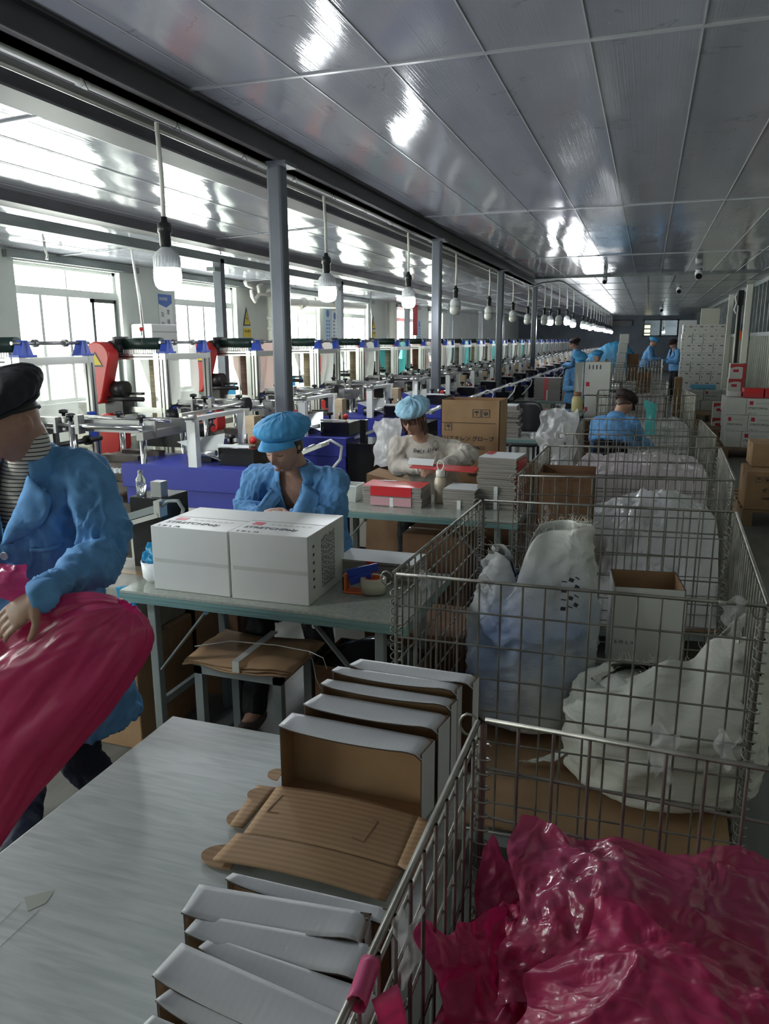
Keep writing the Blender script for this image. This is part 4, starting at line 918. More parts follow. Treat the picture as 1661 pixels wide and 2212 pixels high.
pile('pink_film_heap', 'heap of crumpled pink plastic film filling the nearest cage', C1, zpink, 'pinkfilm', 230, 230, .055, .15, 2)
def sheet(label, c, w, h, rot, tilt, mt, seed, amp=.03, name='pink_film_bag', bulge=.08, n=60, cat='plastic film', curl=0):
    M = Matrix.Translation(Vector(c)) @ Matrix.Rotation(rot, 4, 'Z') @ Matrix.Rotation(tilt, 4, 'X'); m = MB()
    def fn(u, v):
        x, y = (u-.5)*w*(1+.25*nz(v*3,seed)), (v-.5)*h*(1+.25*nz(u*3,seed+5)); rr = min(1, math.hypot(u-.5,v-.5)*2)
        z = bulge*(1-rr*rr) + amp*crumple(x+seed, y, .17, 4, seed) + curl*(abs(u-.5)*2)**3
        return M @ Vector((x+.03*nz(x*9,y*9,seed), y+.03*nz(x*9,y*9,seed+3), z))
    m.grid(fn, n, n); return tagm(m.build(name, MT[mt]), label, cat)
sheet('puffed clear pink film bag at the back of the pink heap', (.06,1.06,.82), .42, .3, .1, .35, 'pinkthin', 4, .025, bulge=.06, n=80)
sheet('pink film fold standing at the left back corner of nearest cage', (-.17,1.2,.62), .12, .34, .3, 1.3, 'pinkthin', 8, .02, bulge=.02)
sheet('broad smooth pink film fold in the middle of the heap', (.1,.74,.88), .4, .36, -.35, .25, 'pinkfilm', 11, .02, bulge=.07, n=80)
sheet('pink film fold at the right of the heap by the frame edge', (.5,.88,.82), .5, .36, .5, .1, 'pinkthin', 15, .04, bulge=.06, n=80)
sheet('pink film fold leaning on the left side of nearest cage', (-.14,.93,.70), .17, .3, .9, .8, 'pinkfilm', 21, .03, bulge=.03)
sheet('pink film fold low in the front left of the heap', (-.07,.6,.82), .3, .25, .2, .1, 'pinkfilm', 25, .03, bulge=.03)
# white contents of third and fourth cages
pile('white_bag_heap', 'heap of white plastic bags filling the third cage', C3, lambda x,y: .55+.22*math.exp(-((x-.12)**2/.12+(y-4.8)**2/.2))-.25*max(0,(4.45-y)/.4), 'whitefilm', 120,120,.06,.24,5)
pile('white_film_heap', 'heap of pinkish white plastic bags filling the fourth cage', C4, lambda x,y: .66+.1*math.exp(-((x-.1)**2/.15+(y-6.5)**2/.2)), 'whitepinkish', 110,110,.05,.22,6)
sheet('white plastic bag drooping over the left corner of the fourth cage', (-.62,6.0,.93), .28, .5, .1, 1.2, 'whitefilm', 31, .04, 'plastic_bag', .06, 40, 'bag')
# sacks
def sackmat(name, c1, c2):
    m = noisy(mat(name, c1, .55), c1, c2, (3,3,3), 1, 4, 0); p = m.node_tree.nodes['Principled BSDF']; v = coords(m)
    w = N(m,'ShaderNodeTexWave', Scale=55.0, Distortion=.4); w.bands_direction = 'Z'; L(m, v, w.inputs['Vector']); b = N(m,'ShaderNodeBump'); b.inputs['Strength'].default_value = .12; b.inputs['Distance'].default_value = .003; L(m, w.outputs['Fac'], b.inputs['Height'])
    n = N(m,'ShaderNodeTexNoise', Scale=7.0, Detail=4.0, Distortion=1.2); L(m, v, n.inputs['Vector']); b2 = N(m,'ShaderNodeBump'); b2.inputs['Strength'].default_value = .5; b2.inputs['Distance'].default_value = .03; L(m, n.outputs[0], b2.inputs['Height']); L(m, b.outputs[0], b2.inputs['Normal']); L(m, b2.outputs[0], p.inputs['Normal'])
sackmat('sack_blue', (.2,.28,.46), (.58,.6,.58)); sackmat('sack_white', (.56,.57,.52), (.66,.66,.6)); mat('fringe', (.62,.6,.52), .6); mat('bluecloth', (.02,.15,.5), .5)
def sack(label, c, rad, H, mt, seed, lean=(0,0), open_top=True, topshape=None, squash=(1,1), slump=(0,0)):
    r = thing('woven_sack', label, 'sack', c); m = MB(); nu, nv = 84, 70
    rr = random.Random(seed)
    def fn(u, v):
        a = 2*math.pi*u; h = v
        tz = topshape(a) if topshape else 1
        prof = (1-.75*(1-min(1,h/.09))**2.2)*(1+.10*math.sin(math.pi*min(1,h*1.2)))
        pin = 0
        if h > .55: pin = (h-.55)/.45; prof *= 1-.22*pin**1.5
        R = rad*prof*(1+.05*math.cos(2*a+seed)+.05*nz(math.cos(a)*1.5,math.sin(a)*1.5,h*2.2+seed))
        fold = .03*crumple(a*.23+.0, h*.7+.1*math.sin(a), .16, 3, seed)*(0.4+h*1.1) if h > .02 else 0
        per = .5-.5*math.cos(a); fold *= 1
        z = H*h*(1-(1-tz)*h**2); R += fold+ .014*math.sin(9*a+3*math.sin(h*4))*h*h
        return (R*math.cos(a)*squash[0]+lean[0]*h*h, R*math.sin(a)*squash[1]*(1-.78*pin)+lean[1]*h*h+.02*math.sin(5*math.cos(a))*pin, z)
    m.grid(fn, nu, nv, True, True)
    b = m.build('sack_body', MT[mt], r, solid=.002)
    m = MB(); m.lathe((0,0,.0),[(0,0),(rad*.28,0.003),(rad*.27,.004)],24); m.build('sack_bottom', MT[mt], r)
    m = MB()                                               # frayed rim
    for i in range(150):
        u = rr.random(); p = Vector(fn(u, 1)); q = p+Vector((rr.uniform(-.02,.02),rr.uniform(-.02,.02),rr.uniform(.005,.03))); m.tube([p,(p+q)/2+Vector((rr.uniform(-.006,.006),0,.003)),q], .0008, 3, False)
    m.build('frayed_rim', MT['fringe'], r)['kind'] = 'stuff'
    m = MB(); fr = .72 if mt == 'sack_blue' else .90; m.grid(lambda u,v: (rad*(.78 if fr<.8 else .86)*v*math.cos(u*6.283)*squash[0]+lean[0]*.7, rad*.5*v*math.sin(u*6.283)*squash[1]+lean[1]*.7, H*(.66 if fr<.8 else .62)+.04*nz(u*5,v*3,seed)+.04*(1-v)), 30, 12, True, True); m.build('contents', MT['bluecloth' if mt=='sack_blue' else 'sack_white'], r)
    return r
m = MT['sack_blue']; p_ = m.node_tree.nodes['Principled BSDF']; lk = p_.inputs['Base Color'].links[0].from_socket; tc = N(m,'ShaderNodeTexCoord'); sp = N(m,'ShaderNodeSeparateXYZ'); L(m, tc.outputs['Object'], sp.inputs[0])
mr = N(m,'ShaderNodeMapRange'); L(m, sp.outputs[2], mr.inputs[0]); mr.inputs[1].default_value = .45; mr.inputs[2].default_value = .8; mx = N(m,'ShaderNodeMix', data_type='RGBA'); L(m, mr.outputs[0], mx.inputs[0]); L(m, lk, mx.inputs[6]); mx.inputs[7].default_value = (.6,.6,.56,1); L(m, mx.outputs[2], p_.inputs['Base Color'])
s1 = sack('tall bluish woven sack with a frayed open mouth, left in the second cage', (-.38,2.92,.175), .23, .83, 'sack_blue', 3, lean=(.02,.0), topshape=lambda a: .97+.05*math.cos(a-.3)-.2*math.exp(-((math.cos(a)+.35)/.2)**2)-.10*max(0,-math.cos(a)))
for i in range(3): m = MB(); m.grid(lambda u,v: (.12+.08*u, -.215+.06*u, .52+.05*i+.02*v+.01*math.sin(u*20+i)), 12, 3); 
m = MB()
for i in range(4):
    for j in range(3): a = -.95+j*.13; m.bar((.236*math.cos(a),.236*math.sin(a),.66-i*.035+.004*j),(.236*math.cos(a+.09),.236*math.sin(a+.09),.655-i*.035),.003,.014 if (i+j)%2 else .004)
m.build('printed_mark', MT['ink'], s1)
s2 = sack('big white woven sack slumped at the right of the second cage', (.13,2.60,.175), .29, .57, 'sack_white', 12, lean=(.05,.0), squash=(1.0,.92), topshape=lambda a: .88+.26*math.cos(a)-.12*math.exp(-((math.cos(a)-.1)/.25)**2)+.06*math.sin(3*a))
m = MB(); m.grid(lambda u,v: (-.27-.22*u+.03*v, -.05+.15*(v-.5)*(1-u), .12*(1-u)**1.5+.01+.02*nz(u*4,v*4)), 16, 10); m.build('loose_corner', MT['sack_white'], s2)
# open carton and kraft sheets inside the cages
def opencarton(label, x, y, z, w, d, h, rot, mats, flap=True):
    r = thing('open_carton', label, 'carton', (x,y,z), rot)
    for a, b, n in (((0,0),(w,0),(0,1)),((w,0),(w,d),(-1,0)),((w,d),(0,d),(0,-1)),((0,d),(0,0),(1,0))):
        m = MB(); wall(m, a, b, 0, h, .005, n, 0, 1); m.build('side_panel', mats, r)
    MB().box((.005,.005,0),(w-.005,d-.005,.006)).build('bottom_panel', mats[1], r); return r
V = Vector
WKM = [MT['carton_white'],MT['kraft'],MT['card_edge']]; KKM = [MT['kraft'],MT['kraft'],MT['card_edge']]; DKM = [MT['kraft_dark'],MT['kraft_dark'],MT['card_edge']]
o = opencarton('open white carton, kraft inside, lying in the right of second cage', -.06,2.93,.40,.26,.24,.37,.12, WKM); put_text('S  M  L  XL', .018, M_FRONT, Vector((.01,-.002,.14)), o)
for k in range(8): tagm(MB().box((-.3+.003*k,2.98,.175+k*.012),(-.09+.002*k,3.2,.185+k*.012)).build('flattened_box', MT['carton_white' if k%2 else 'bluecloth']), 'flattened box in the small pile between sack and open carton, '+['lowest','second from below','third from below','fourth from below','fourth from top','third from top','second from top','topmost'][k], 'box', 'small pile of flattened boxes in the second cage')
kcarton('white and brown carton supporting the open one in the second cage', -.04,2.93,.175,.24,.26,.22, mt='kraft', tape=False)
opencarton('dark kraft carton standing open at left of third cage', -.52,4.12,.175,.3,.3,.82,.05, DKM)
# near table small things
r = thing('tape_dispenser', 'orange and blue handheld tape dispenser with a roll of clear tape', 'tape dispenser', (-.985,2.62,.751)); r.rotation_euler = (0,0,.1)
m = MB(); m.box((-.06,-.03,0),(.06,.03,.006)); m.box((-.065,-.03,0),(-.058,.03,.075)); m.build('base', MT['orange'], r, bevel=.002)
m = MB(); m.bar((-.06,.0,.07),(.06,.02,.1),.012,.03); m.bar((-.05,0,.04),(.03,.02,.07),.03,.03); m.build('arm', MT['blue'], r, bevel=.002)
m = MB(); m.box((-.072,-.025,.01),(-.064,.025,.065)); m.build('roller', MT['black'], r)
m = MB(); n = 32; c0 = Vector((.045,.0,.006))
for rr_, R in ((0,0),): pass
m.lathe(c0, [(.034,0),(.05,0),(.05,.055),(.034,.055),(.034,0)], n); m.build('tape_roll', mat('cleartape',(.55,.52,.4),.2), r)
m = MB(); m.lathe(c0, [(.03,.001),(.034,.001),(.034,.056),(.03,.056),(.03,.001)], n); m.build('roll_core', MT['orange'], r)
tagm(MB().grid(lambda u,v: (-1.165+.09*u, 2.80+.1*v, .757+.03*math.sin(math.pi*u)*math.sin(math.pi*v)+.01*nz(u*6,v*6)+.004), 14, 14).build('blue_glove', MT['bluecloth'], solid=.002), 'crumpled blue glove beside the tape dispenser', 'glove')
r = thing('bowl', 'small white plastic bowl at the left end of the near table', 'bowl', (-1.83,2.5,.751)); m = MB(); m.lathe((0,0,0),[(.0,0),(.04,0),(.055,.02),(.06,.085),(.057,.085),(.05,.02),(0,.008)],24); m.build('bowl_body', MT['white'], r)
tagm(MB().grid(lambda u,v: (-1.885+.12*u, 2.47+.06*v+.02*nz(u*3,v*3), .83+.07*v+.03*nz(u*4,v*4,2)), 14, 10).build('blue_film', MT['film_blue'], solid=.002), 'folded blue film sheets sticking out of the white bowl', 'film')
# air-arm unit standing left of the white cartons
r = thing('cutter_unit', 'black machine end with silver post and slanted air arm, left of white cartons', 'machine part', (-2.03,2.75,0))
m = MB(); m.box((-.1,0,.05),(.07,.2,1.03)); m.build('housing', MT['blackgloss'], r, bevel=.004); MB().box((-.0,.02,1.03),(.055,.07,1.1)).build('post', MT['alu_dark'], r, bevel=.002)
m = MB(); m.bar((-.14,-.03,.93),(.08,-.03,1.0),.03,.03); m.build('air_cylinder', MT['legpaint'], r); MB().bar((-.14,-.05,.9),(.08,-.05,.97),.01,.02).build('scale_bar', MT['alu'], r); MB().box((.06,-.05,.96),(.09,.005,1.03)).build('clamp', MT['alu'], r)
m = MB(); m.tube([(.08,-.03,1.0),(.12,-.03,1.03),(.17,-.03,1.035),(.195,-.03,1.0),(.17,-.02,.94),(.12,0,.86),(.085,.0,.72),(.07,.01,.6)],.008,8); m.build('air_hose', MT['beam_grey'], r)
MB().box((.02,-.012,.72),(.08,-.003,.82)).build('yellow_tag', mat('yellowdull',(.35,.33,.02),.6), r)
p = at(283,1065,y=2.7); r = thing('clear_bottle', 'clear glass bottle on the black machine end', 'bottle', (-2.1,2.8,1.031)); m = MB(); m.lathe((0,0,0),[(.0,0),(.022,0),(.022,.07),(.01,.09),(.01,.11),(0,.11)],16); m.build('bottle_body', mat('clearglass',(.8,.85,.85),.05,trans=.9), r)
# second table things
r = thing('plastic_tub', 'clear white plastic tub left of the red box stack', 'tub', (-1.66,4.22,.751)); m = MB(); 
m.add([(-.055,-.05,0),(.055,-.05,0),(.055,.05,0),(-.055,.05,0),(-.068,-.062,.1),(.068,-.062,.1),(.068,.062,.1),(-.068,.062,.1)],[(0,3,2,1),(0,1,5,4),(1,2,6,5),(2,3,7,6),(3,0,4,7)]); m.build('tub_body', MT['film_white'], r, solid=.003); m = MB(); m.bar((-.07,-.064,.1),(.07,-.064,.1),.006); m.bar((-.07,.064,.1),(.07,.064,.1),.006); m.bar((-.07,-.064,.1),(-.07,.064,.1),.006); m.bar((.07,-.064,.1),(.07,.064,.1),.006); m.build('rim', MT['white'], r)
r = thing('water_bottle', 'cream water bottle with a strap loop on the lid', 'bottle', (-1.12,4.32,.751)); m = MB(); m.lathe((0,0,0),[(0,0),(.032,0),(.035,.01),(.035,.13),(.03,.15),(.024,.155),(0,.157)],24); m.build('bottle_body', mat('creambottle',(.55,.48,.36),.25), r)
m = MB(); m.lathe((0,0,.157),[(.024,0),(.027,.003),(.027,.035),(.022,.04),(0,.041)],24); m.build('lid', MT['white_pvc'], r); m = MB(); m.tube([(.0+.02*math.cos(a),0,.225+.03*math.sin(a)) for a in np.linspace(-1.4,4.5,16)],.004,6); m.build('strap', MT['white_pvc'], r)
k = opencarton('low open kraft carton at the right end behind the leaning stack', -.96,4.78,.62,.33,.34,.27,-.0, KKM)
MB().box((-.02,-.02,-.62),(.36,.36,-.002)).build('support_crate', MT['kraft_dark'], k)
k = opencarton('tall open kraft carton with Japanese glove lettering beside the second column', -1.395,5.38,.66,.43,.3,.62,.0, KKM)
MB().box((.0,.0,-.66),(.43,.3,-.002)).build('support_crate', MT['cream'], k)
put_text('ポリエチレン グローブ', .04, M_FRONT, Vector((-.02,-.003,.33)), k); put_text('（エンボス加工）', .028, M_FRONT, Vector((.12,-.003,.27)), k); put_text('100枚入り', .03, M_FRONT, Vector((.2,-.003,.07)), k)
pict(k,.235,.5,.055,y=-.003,kind=0); pict(k,.3,.5,.055,y=-.003,kind=1); pict(k,.03,.4,.05,y=-.003,kind=0)
o = MB(); o.box((-.001,-.0025,.455),(.401,-.0005,.459)); o.build('fold_line', MT['card_edge'], k)
r = thing('kraft_bin', 'kraft board box by the machine left of the sweater woman', 'box', (-1.85,5.0,0)); MB().hexa([(-.0,0,0),(.3,0,0),(.3,.25,0),(0,.25,0),(.02,-.02,.78),(.32,-.0,.72),(.32,.25,.72),(.02,.25,.78)]).build('box_body', MT['kraft'], r)
sheet('grey-white film hanging at the machine end left of sweater woman', (-1.8,5.35,.95), .2, .35, .2, 1.35, 'whitefilm', 41, .03, 'film_scraps', .05, 30)
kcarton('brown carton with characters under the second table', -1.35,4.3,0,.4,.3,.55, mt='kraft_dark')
# fourth table: jug
r = thing('jug', 'yellowish plastic jug with brown lid at the end of the fourth table', 'jug', (-.86,10.6,.751)); m = MB(); m.lathe((0,0,0),[(0,0),(.07,0),(.075,.02),(.075,.16),(.06,.2),(.05,.21),(0,.21)],20); m.build('jug_body', mat('jugyellow',(.5,.43,.2),.35), r); MB().lathe((0,0,.21),[(.05,0),(.055,.02),(.05,.05),(0,.055)],16).build('lid', mat('jugbrown',(.25,.12,.06),.5), r)
kcarton('white and blue carton on the third table behind the black chair', -1.9,10.5,.0,.4,.3,.8, mt='carton_white', tape=False)
r = thing('chair_back', 'black chair with rounded back standing left of the fourth table', 'chair', (-1.62,9.6,0)); m = MB(); m.grid(lambda u,v: (.0+.42*u, .06*math.sin(math.pi*u), .55+.4*v*(1-.25*abs(2*u-1)**6)), 16, 10); m.build('backrest', MT['black'], r, solid=.03); m = MB(); m.box((0,-.4,.43),(.42,.0,.48)); m.build('seat', MT['black'], r, bevel=.02)
for x, y in ((.02,-.38),(.37,-.38),(.02,.02),(.37,.02)): MB().box((x,y,0),(x+.03,y+.03,.55 if y>0 else .43)).build('leg', MT['black'], r)

# ================================================================ right side and far end
noisy(mat('pallet', (.24,.16,.09), .8), (.19,.12,.07), (.29,.2,.12), (3,12,3)); mat('red_carton', (.5,.04,.05), .5)
def pallet(label, x, y, z=0, w=1.0, d=1.0, h=.14, rot=0):
    r = thing('pallet', label, 'pallet', (x,y,z), rot, 'wooden pallets on the right')
    for i in range(6): MB().box((0,i*d/5.6,h-.02),(w,i*d/5.6+.1,h)).build('deck_board', MT['pallet'], r)
    for i in range(3): MB().box((i*(w-.09)/2,0,.0),(i*(w-.09)/2+.09,d,h-.02)).build('stringer', MT['pallet'], r)
    return r
pallet('wooden pallet under the white cartons at the right edge', 1.12, 12.05, 0, 1.0, 1.2, .155)
rows = [['narrow end','second'],['left','next'],['left end','second']]
for j in range(3):
    xs = [(1.155,.21),(1.37,.36),(1.735,.36)] if j == 0 else [(1.14,.29),(1.435,.36),(1.80,.30)] if j == 1 else [(1.125,.265),(1.395,.36),(1.76,.36)]
    for i, (x, w) in enumerate(xs):
        for q in range(2):
            carton('white printed carton on the right pallet, %s layer, %s of %s row' % (['bottom','middle','top'][j], ['first','second','third'][i], ['front','back'][q]), x, 12.1+q*.42, .158+j*.236, w, .41, .232, 0, 'F' if q == 0 and (i > 0 or j == 1) else '', 'white cartons on the right pallet', False)
for i,(x,w) in enumerate(((1.36,.26),(1.64,.26))):
    r = thing('red_box', 'dark red box lying on the right pallet cartons, '+['left','right'][i]+' one', 'box', (x,12.25,.868)); MB().box((0,0,0),(w,.3,.13)).build('box_body', MT['red_carton'], r); MB().box((0,-.001,.06),(w,0,.13)).build('front_band', MT['print_red'], r)
kcarton('small whitish carton lying behind the red ones on right pallet', 1.16,12.4,.868,.18,.25,.08, mt='carton_white', tape=False)
pallet('wooden pallet under the brown cartons at the right edge', .93, 7.6, 0, 1.0, 1.15, .15)
k = kcarton('big brown carton with characters on the near right pallet', .94,7.62,.152,.5,.5,.36, mt='kraft'); put_text('ポリエチレン', .045, M_FRONT, V((.14,-.003,.17)), k); put_text('100枚入り', .03, M_FRONT, V((.14,-.003,.1)), k); pict(k,.08,.26,.05,y=-.002,kind=0); pict(k,.15,.26,.05,y=-.002,kind=1)
kcarton('smaller brown carton on top at the right edge', 1.0,7.9,.514,.5,.4,.22, mt='kraft')
pallet('empty wooden pallet lying in the aisle beyond the cages', .95, 14.7, 0, .6, 1.2, .14); pallet('second empty pallet, farther, stacked by the red boxes', 1.0, 16.6, 0, .6, 1.1, .22)
pallet('wooden pallet under the grey-white cartons in middle distance', .72, 18.0, 0, 1.3, 1.1, .15)
for j in range(2):
    for i in range(3):
        carton('greyish white carton in the mid-distance block, %s layer, %s from left' % (['lower','upper'][j], ['first','second','third'][i]), .80+i*.36+(.05 if j else 0), 18.05, .36+j*.235-.2, .35, .5, .23, 0, 'F' if j and i < 2 else '', 'greyish cartons in mid distance', False)
k = kcarton('brown carton standing left of the mid-distance white block', .62,18.6,.0,.16,.5,.85, mt='kraft')
kcarton('flat white and blue box on the mid-distance carton block', .95,18.2,.632,.5,.3,.09, mt='bluebox') if 'bluebox' in MT else None
tagm(MB().box((.95,18.2,.632),(1.45,18.5,.72)).build('flat_box', mat('bluebox',(.12,.4,.6),.5), bevel=.004), 'flat light blue box on the mid-distance carton block', 'box')
def redbox(x, y, z, lab, w=.27, h=.27, d=.25):
    r = thing('red_trim_carton', lab, 'carton', (x,y,z), 0, 'red and white cartons by the right wall'); MB().box((0,0,0),(w,d,h)).build('carton_body', MT['carton_white'], r)
    m = MB(); m.grid(lambda u,v: (w*u, -.002, h-.0-(.05-.03*(2*u-1)**2*-1)*v-.01), 8, 2); m.build('red_arc', MT['red_carton'], r); MB().box((w*.8,-.003,0),(w,-.001,h)).build('red_side', MT['red_carton'], r)
    MB().box((w*.2,-.003,h*.42),(w*.55,-.001,h*.6)).build('red_mark', MT['redprint'], r)
for a in ((1.46,15.6,.99,'topmost red and white carton of the tall pile by the wall'),(1.45,15.6,.72,'second red and white carton from the top by the wall'),(1.5,15.6,.45,'third red and white carton from the top by the wall'),(1.2,15.2,.3,'upper red and white carton of the short pile with an open flap'),(1.2,15.2,.03,'lower red and white carton of the short pile'),(1.82,15.6,.45,'red carton with white lid right of the tall pile')): redbox(*a)
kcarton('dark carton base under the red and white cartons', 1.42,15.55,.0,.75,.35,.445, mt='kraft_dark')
# tall wall of white cartons
pallet('pallet under the tall wall of white cartons', .8, 21.9, 0, 1.1, 1.0, .14)
for j in range(8):
    for i in range(4):
        carton('white carton in the tall wall, column %s, row %s from the top' % (['one','two','three','four'][i], ['one','two','three','four','five','six','seven','eight'][7-j]), .82+i*.262-.004*j*0+.01*math.sin(j*2+i), 22, .142+j*.242, .258, .45, .238, 0, '', 'tall wall of white cartons', False)
        m = MB(); x, z = .82+i*.262+.01*math.sin(j*2+i), .142+j*.242; m.box((x+.15,21.996,z+.17),(x+.23,21.999,z+.19)); m.box((x+.03,21.996,z+.18),(x+.08,21.999,z+.19)); m.box((x+.03,21.996,z+.08),(x+.05,21.999,z+.11))
        par = [o for o in bpy.data.objects if o.name.startswith('carton') and o.get('group') == 'tall wall of white cartons'][-1]; m.build('printed_mark', MT['ink'], par, world=True)
tagm(MB().box((1.35,24.0,0),(1.85,24.08,2.55)).build('board', MT['cream'], bevel=.004), 'tall beige board standing behind the carton wall', 'board')
tagm(MB().box((1.2,36.0,0),(1.9,36.5,2.5)).build('air_conditioner', MT['paper'], bevel=.02), 'pale tall cabinet near the far right corner', 'cabinet')
# right wall posts and cable riser
for (x, y, lab) in ((2.1,20.3,'white square post on the right wall, nearer one'),(2.1,24.6,'white square post on the right wall, farther one')):
    tagm(MB().box((x,y,0),(x+.13,y+.13,2.95)).build('wall_post', MT['white_pvc'], bevel=.005), lab, 'post')
r = thing('cable_riser', 'black cable riser with white conduit beside the nearer white wall post', 'cables', (2.02,20.9,0))
MB().box((0,0,.0),(.07,.12,2.8)).build('tray', MT['black'], r); MB().cyl((-.02,0,.1),(-.02,0,2.7),.02,8).build('conduit', MT['white_pvc'], r); MB().box((-.04,-.1,2.5),(.08,0,2.85)).build('junction_box', MT['blackgloss'], r); m = MB(); m.tube([(-.05,0,2.8),(-.1,0,2.7),(-.06,0,2.55),(-.1,0,2.4),(-.05,0,2.3)],.02,6); m.build('cable_loop', MT['paper'], r)
tagm(MB().box((2.16,21.6,1.68),(2.25,21.75,1.9)).build('alarm_box', MT['orange'], bevel=.005), 'small orange box fixed on the right wall', 'alarm box')
# far wall window, room behind it
r = bpy.data.objects.new('window_10', None); COL.objects.link(r); r.location = (-.38,45.95,1.85); struct(r)
m = MB()
for a, b in (((0,0),(.09,.93)),((.9,0),(1.0,.93)),((1.8,0),(1.88,.93)),((0,0),(1.88,.07)),((0,.87),(1.88,.93))): m.box((a[0],-.03,a[1]),(b[0],.05,b[1]))
m.build('window_frame', MT['winframe_dark'], r); MB().box((.09,.0,.07),(1.8,.01,.87)).build('pane', MT['pane'], r)
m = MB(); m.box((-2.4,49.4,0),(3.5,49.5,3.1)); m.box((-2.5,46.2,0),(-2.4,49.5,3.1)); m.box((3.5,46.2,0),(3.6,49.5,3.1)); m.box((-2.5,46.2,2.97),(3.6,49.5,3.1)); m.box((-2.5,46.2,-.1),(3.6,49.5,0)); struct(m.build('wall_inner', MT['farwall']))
lamp2 = lamp(.75, 47.5, True, 'lit bulb lamp seen through the far window', 2.93)
r = thing('lit_window', 'bright yellowish window panes glimpsed behind the far glass', 'window', (-.3,49.38,1.85)); mat('litpane', (1,.9,.6), .5, emit=(1,.9,.55), es=1.6)
for z in (.0,.25,.5): MB().box((0,-.01,z),(.32,0,z+.17)).build('lit_pane', MT['litpane'], r)
MB().box((-.04,0,-.04),(.36,.015,.76)).build('frame', MT['winframe_dark'], r)
tagm(MB().box((-2.2,45.7,2.45),(-.95,45.95,2.72)).build('vent_duct', MT['black']), 'dark louvre box high on the far wall left of the window', 'vent')
# dim far machines' unlit side: far pile of blue cloth and cartons on tables
r = table(-1.5,-.5,15.4,16.0,.75,'green edged table with two stacked white cartons in the distance'); table(-1.45,-.45,18.6,19.3,.75,'green edged table with the tall leaning white carton pile')
m = MB(); m.grid(lambda u,v: (-1.9+1.5*u, 25.5+.6*v, .0+ (1.2+.75*u*math.sin(math.pi*min(1,u*.9+.1)))*math.sin(math.pi*max(.001,min(.999,v*.9+.05)))**.5+.08*crumple(u*1.2,v,.25,4,2)), 50, 24); tagm(m.build('blue_cloth_pile', MT['bluecloth2'] if 'bluecloth2' in MT else mat('bluecloth2',(.02,.16,.3),.5)), 'high pile of blue plastic bags near the far wall', 'pile')
for i in range(2):
    for j in range(2): kcarton('white carton in the little distant group of four, '+['lower','upper'][j]+' '+['left','right'][i], -1.0+i*.2-.02,15.5,.752+j*.23+.16*0,.185,.3,.225, mt='carton_white', tape=False, group='white cartons on the distant table')
for j in range(5): kcarton('white carton in the tall leaning pile behind the cages, '+['lowest','second','third','fourth','topmost'][j], -.72+.02*j,18.7,.752+j*.215,.2,.3,.21, mt='carton_white', tape=False, group='tall leaning pile of white cartons')
kcarton('long kraft carton behind the small distant white cartons', -1.32,13.6,.752,.45,.35,.28, mt='kraft', tape=False); table(-1.65,-.85,13.5,14.0,.75,'green edged table holding a long kraft carton far away')
kcarton('dark brown carton beside the leaning white pile', -.45,18.8,.752,.25,.3,.62, mt='kraft_dark', tape=False)
# leaning open white cartons behind the fourth table
o = opencarton('big white open carton with red mark leaning at the table end', -.84,11.3,.93,.36,.3,.46,.06, WKM); MB().box((.03,-.003,.12),(.08,-.001,.18)).build('red_mark', MT['redprint'], o)
m = MB(); [m.box((.06+i*.05,-.003,.36),(.075+i*.05,-.001,.42)) for i in range(4)]; m.build('printed_mark', MT['ink'], o)
MB().hexa([(-.13,-.02,-.13),(-.01,-.02,-.13),(-.01,.0,-.13),(-.13,.0,-.13),(-.13,-.1,.44),(-.01,-.0,.46),(-.01,.01,.46),(-.13,-.08,.44)]).build('open_flap', MT['carton_white'], o)
o = opencarton('white open carton under the leaning one, red mark at its corner', -.82,11.25,.56,.34,.3,.36,-.03, WKM); MB().box((.01,-.003,.14),(.05,-.001,.2)).build('red_mark', MT['redprint'], o)
MB().box((0,0,-.56),(.33,.3,-.002)).build('support_crate', MT['kraft_dark'], o)
# far right dark machinery posts omitted; hall workers' teal bag
sheet('teal plastic bag hanging inside the fifth cage', (.08,9.9,.75), .14, .4, .2, 1.5, 'film_teal', 51, .02, 'plastic_bag', .03, 20, 'bag')
pile('white_bag_heap', 'white plastic heap inside the fifth cage', C5, lambda x,y: .6, 'whitefilm', 40,40,.06,.25,15)
pile('white_bag_heap', 'pile of whitish bags inside the sixth cage', C6, lambda x,y: .75, 'whitepinkish', 40,40,.06,.25,16)
kcarton('dark box standing in the seventh cage', -.2,17.0,.17,.3,.3,.85, mt='kraft_dark', tape=False)

# ================================================================ people
from mathutils.bvhtree import BVHTree
noisy(mat('skin', (.42,.24,.17), .5, sss=.15), (.38,.21,.15), (.46,.27,.195), (9,9,9)); mat('lip', (.33,.15,.11), .5); mat('hair', (.018,.012,.01), .45); mat('hair_brown', (.06,.03,.02), .45)
def cloth(name, c, v=.12, rough=.7, sheen=.2):
    m = noisy(mat(name, c, rough, spec=.25), tuple(x*(1-v) for x in c), tuple(min(1,x*(1+v)) for x in c), (14,14,14), 1, 5, .5, bdist=.006, dist=1.0); return m
cloth('coat_blue', (.12,.30,.57)); cloth('cap_blue', (.08,.33,.62)); cloth('net_blue', (.3,.52,.66)); cloth('denim', (.018,.025,.045)); cloth('black_cloth', (.02,.02,.024)); cloth('knit_cream', (.55,.5,.44), .06); cloth('cap_dark', (.03,.03,.036)); cloth('cap_brown', (.03,.018,.018))
mat('button', (.6,.65,.72), .35); cloth('shoe', (.12,.1,.09)); mat('seamblue', (.05,.15,.36), .7)
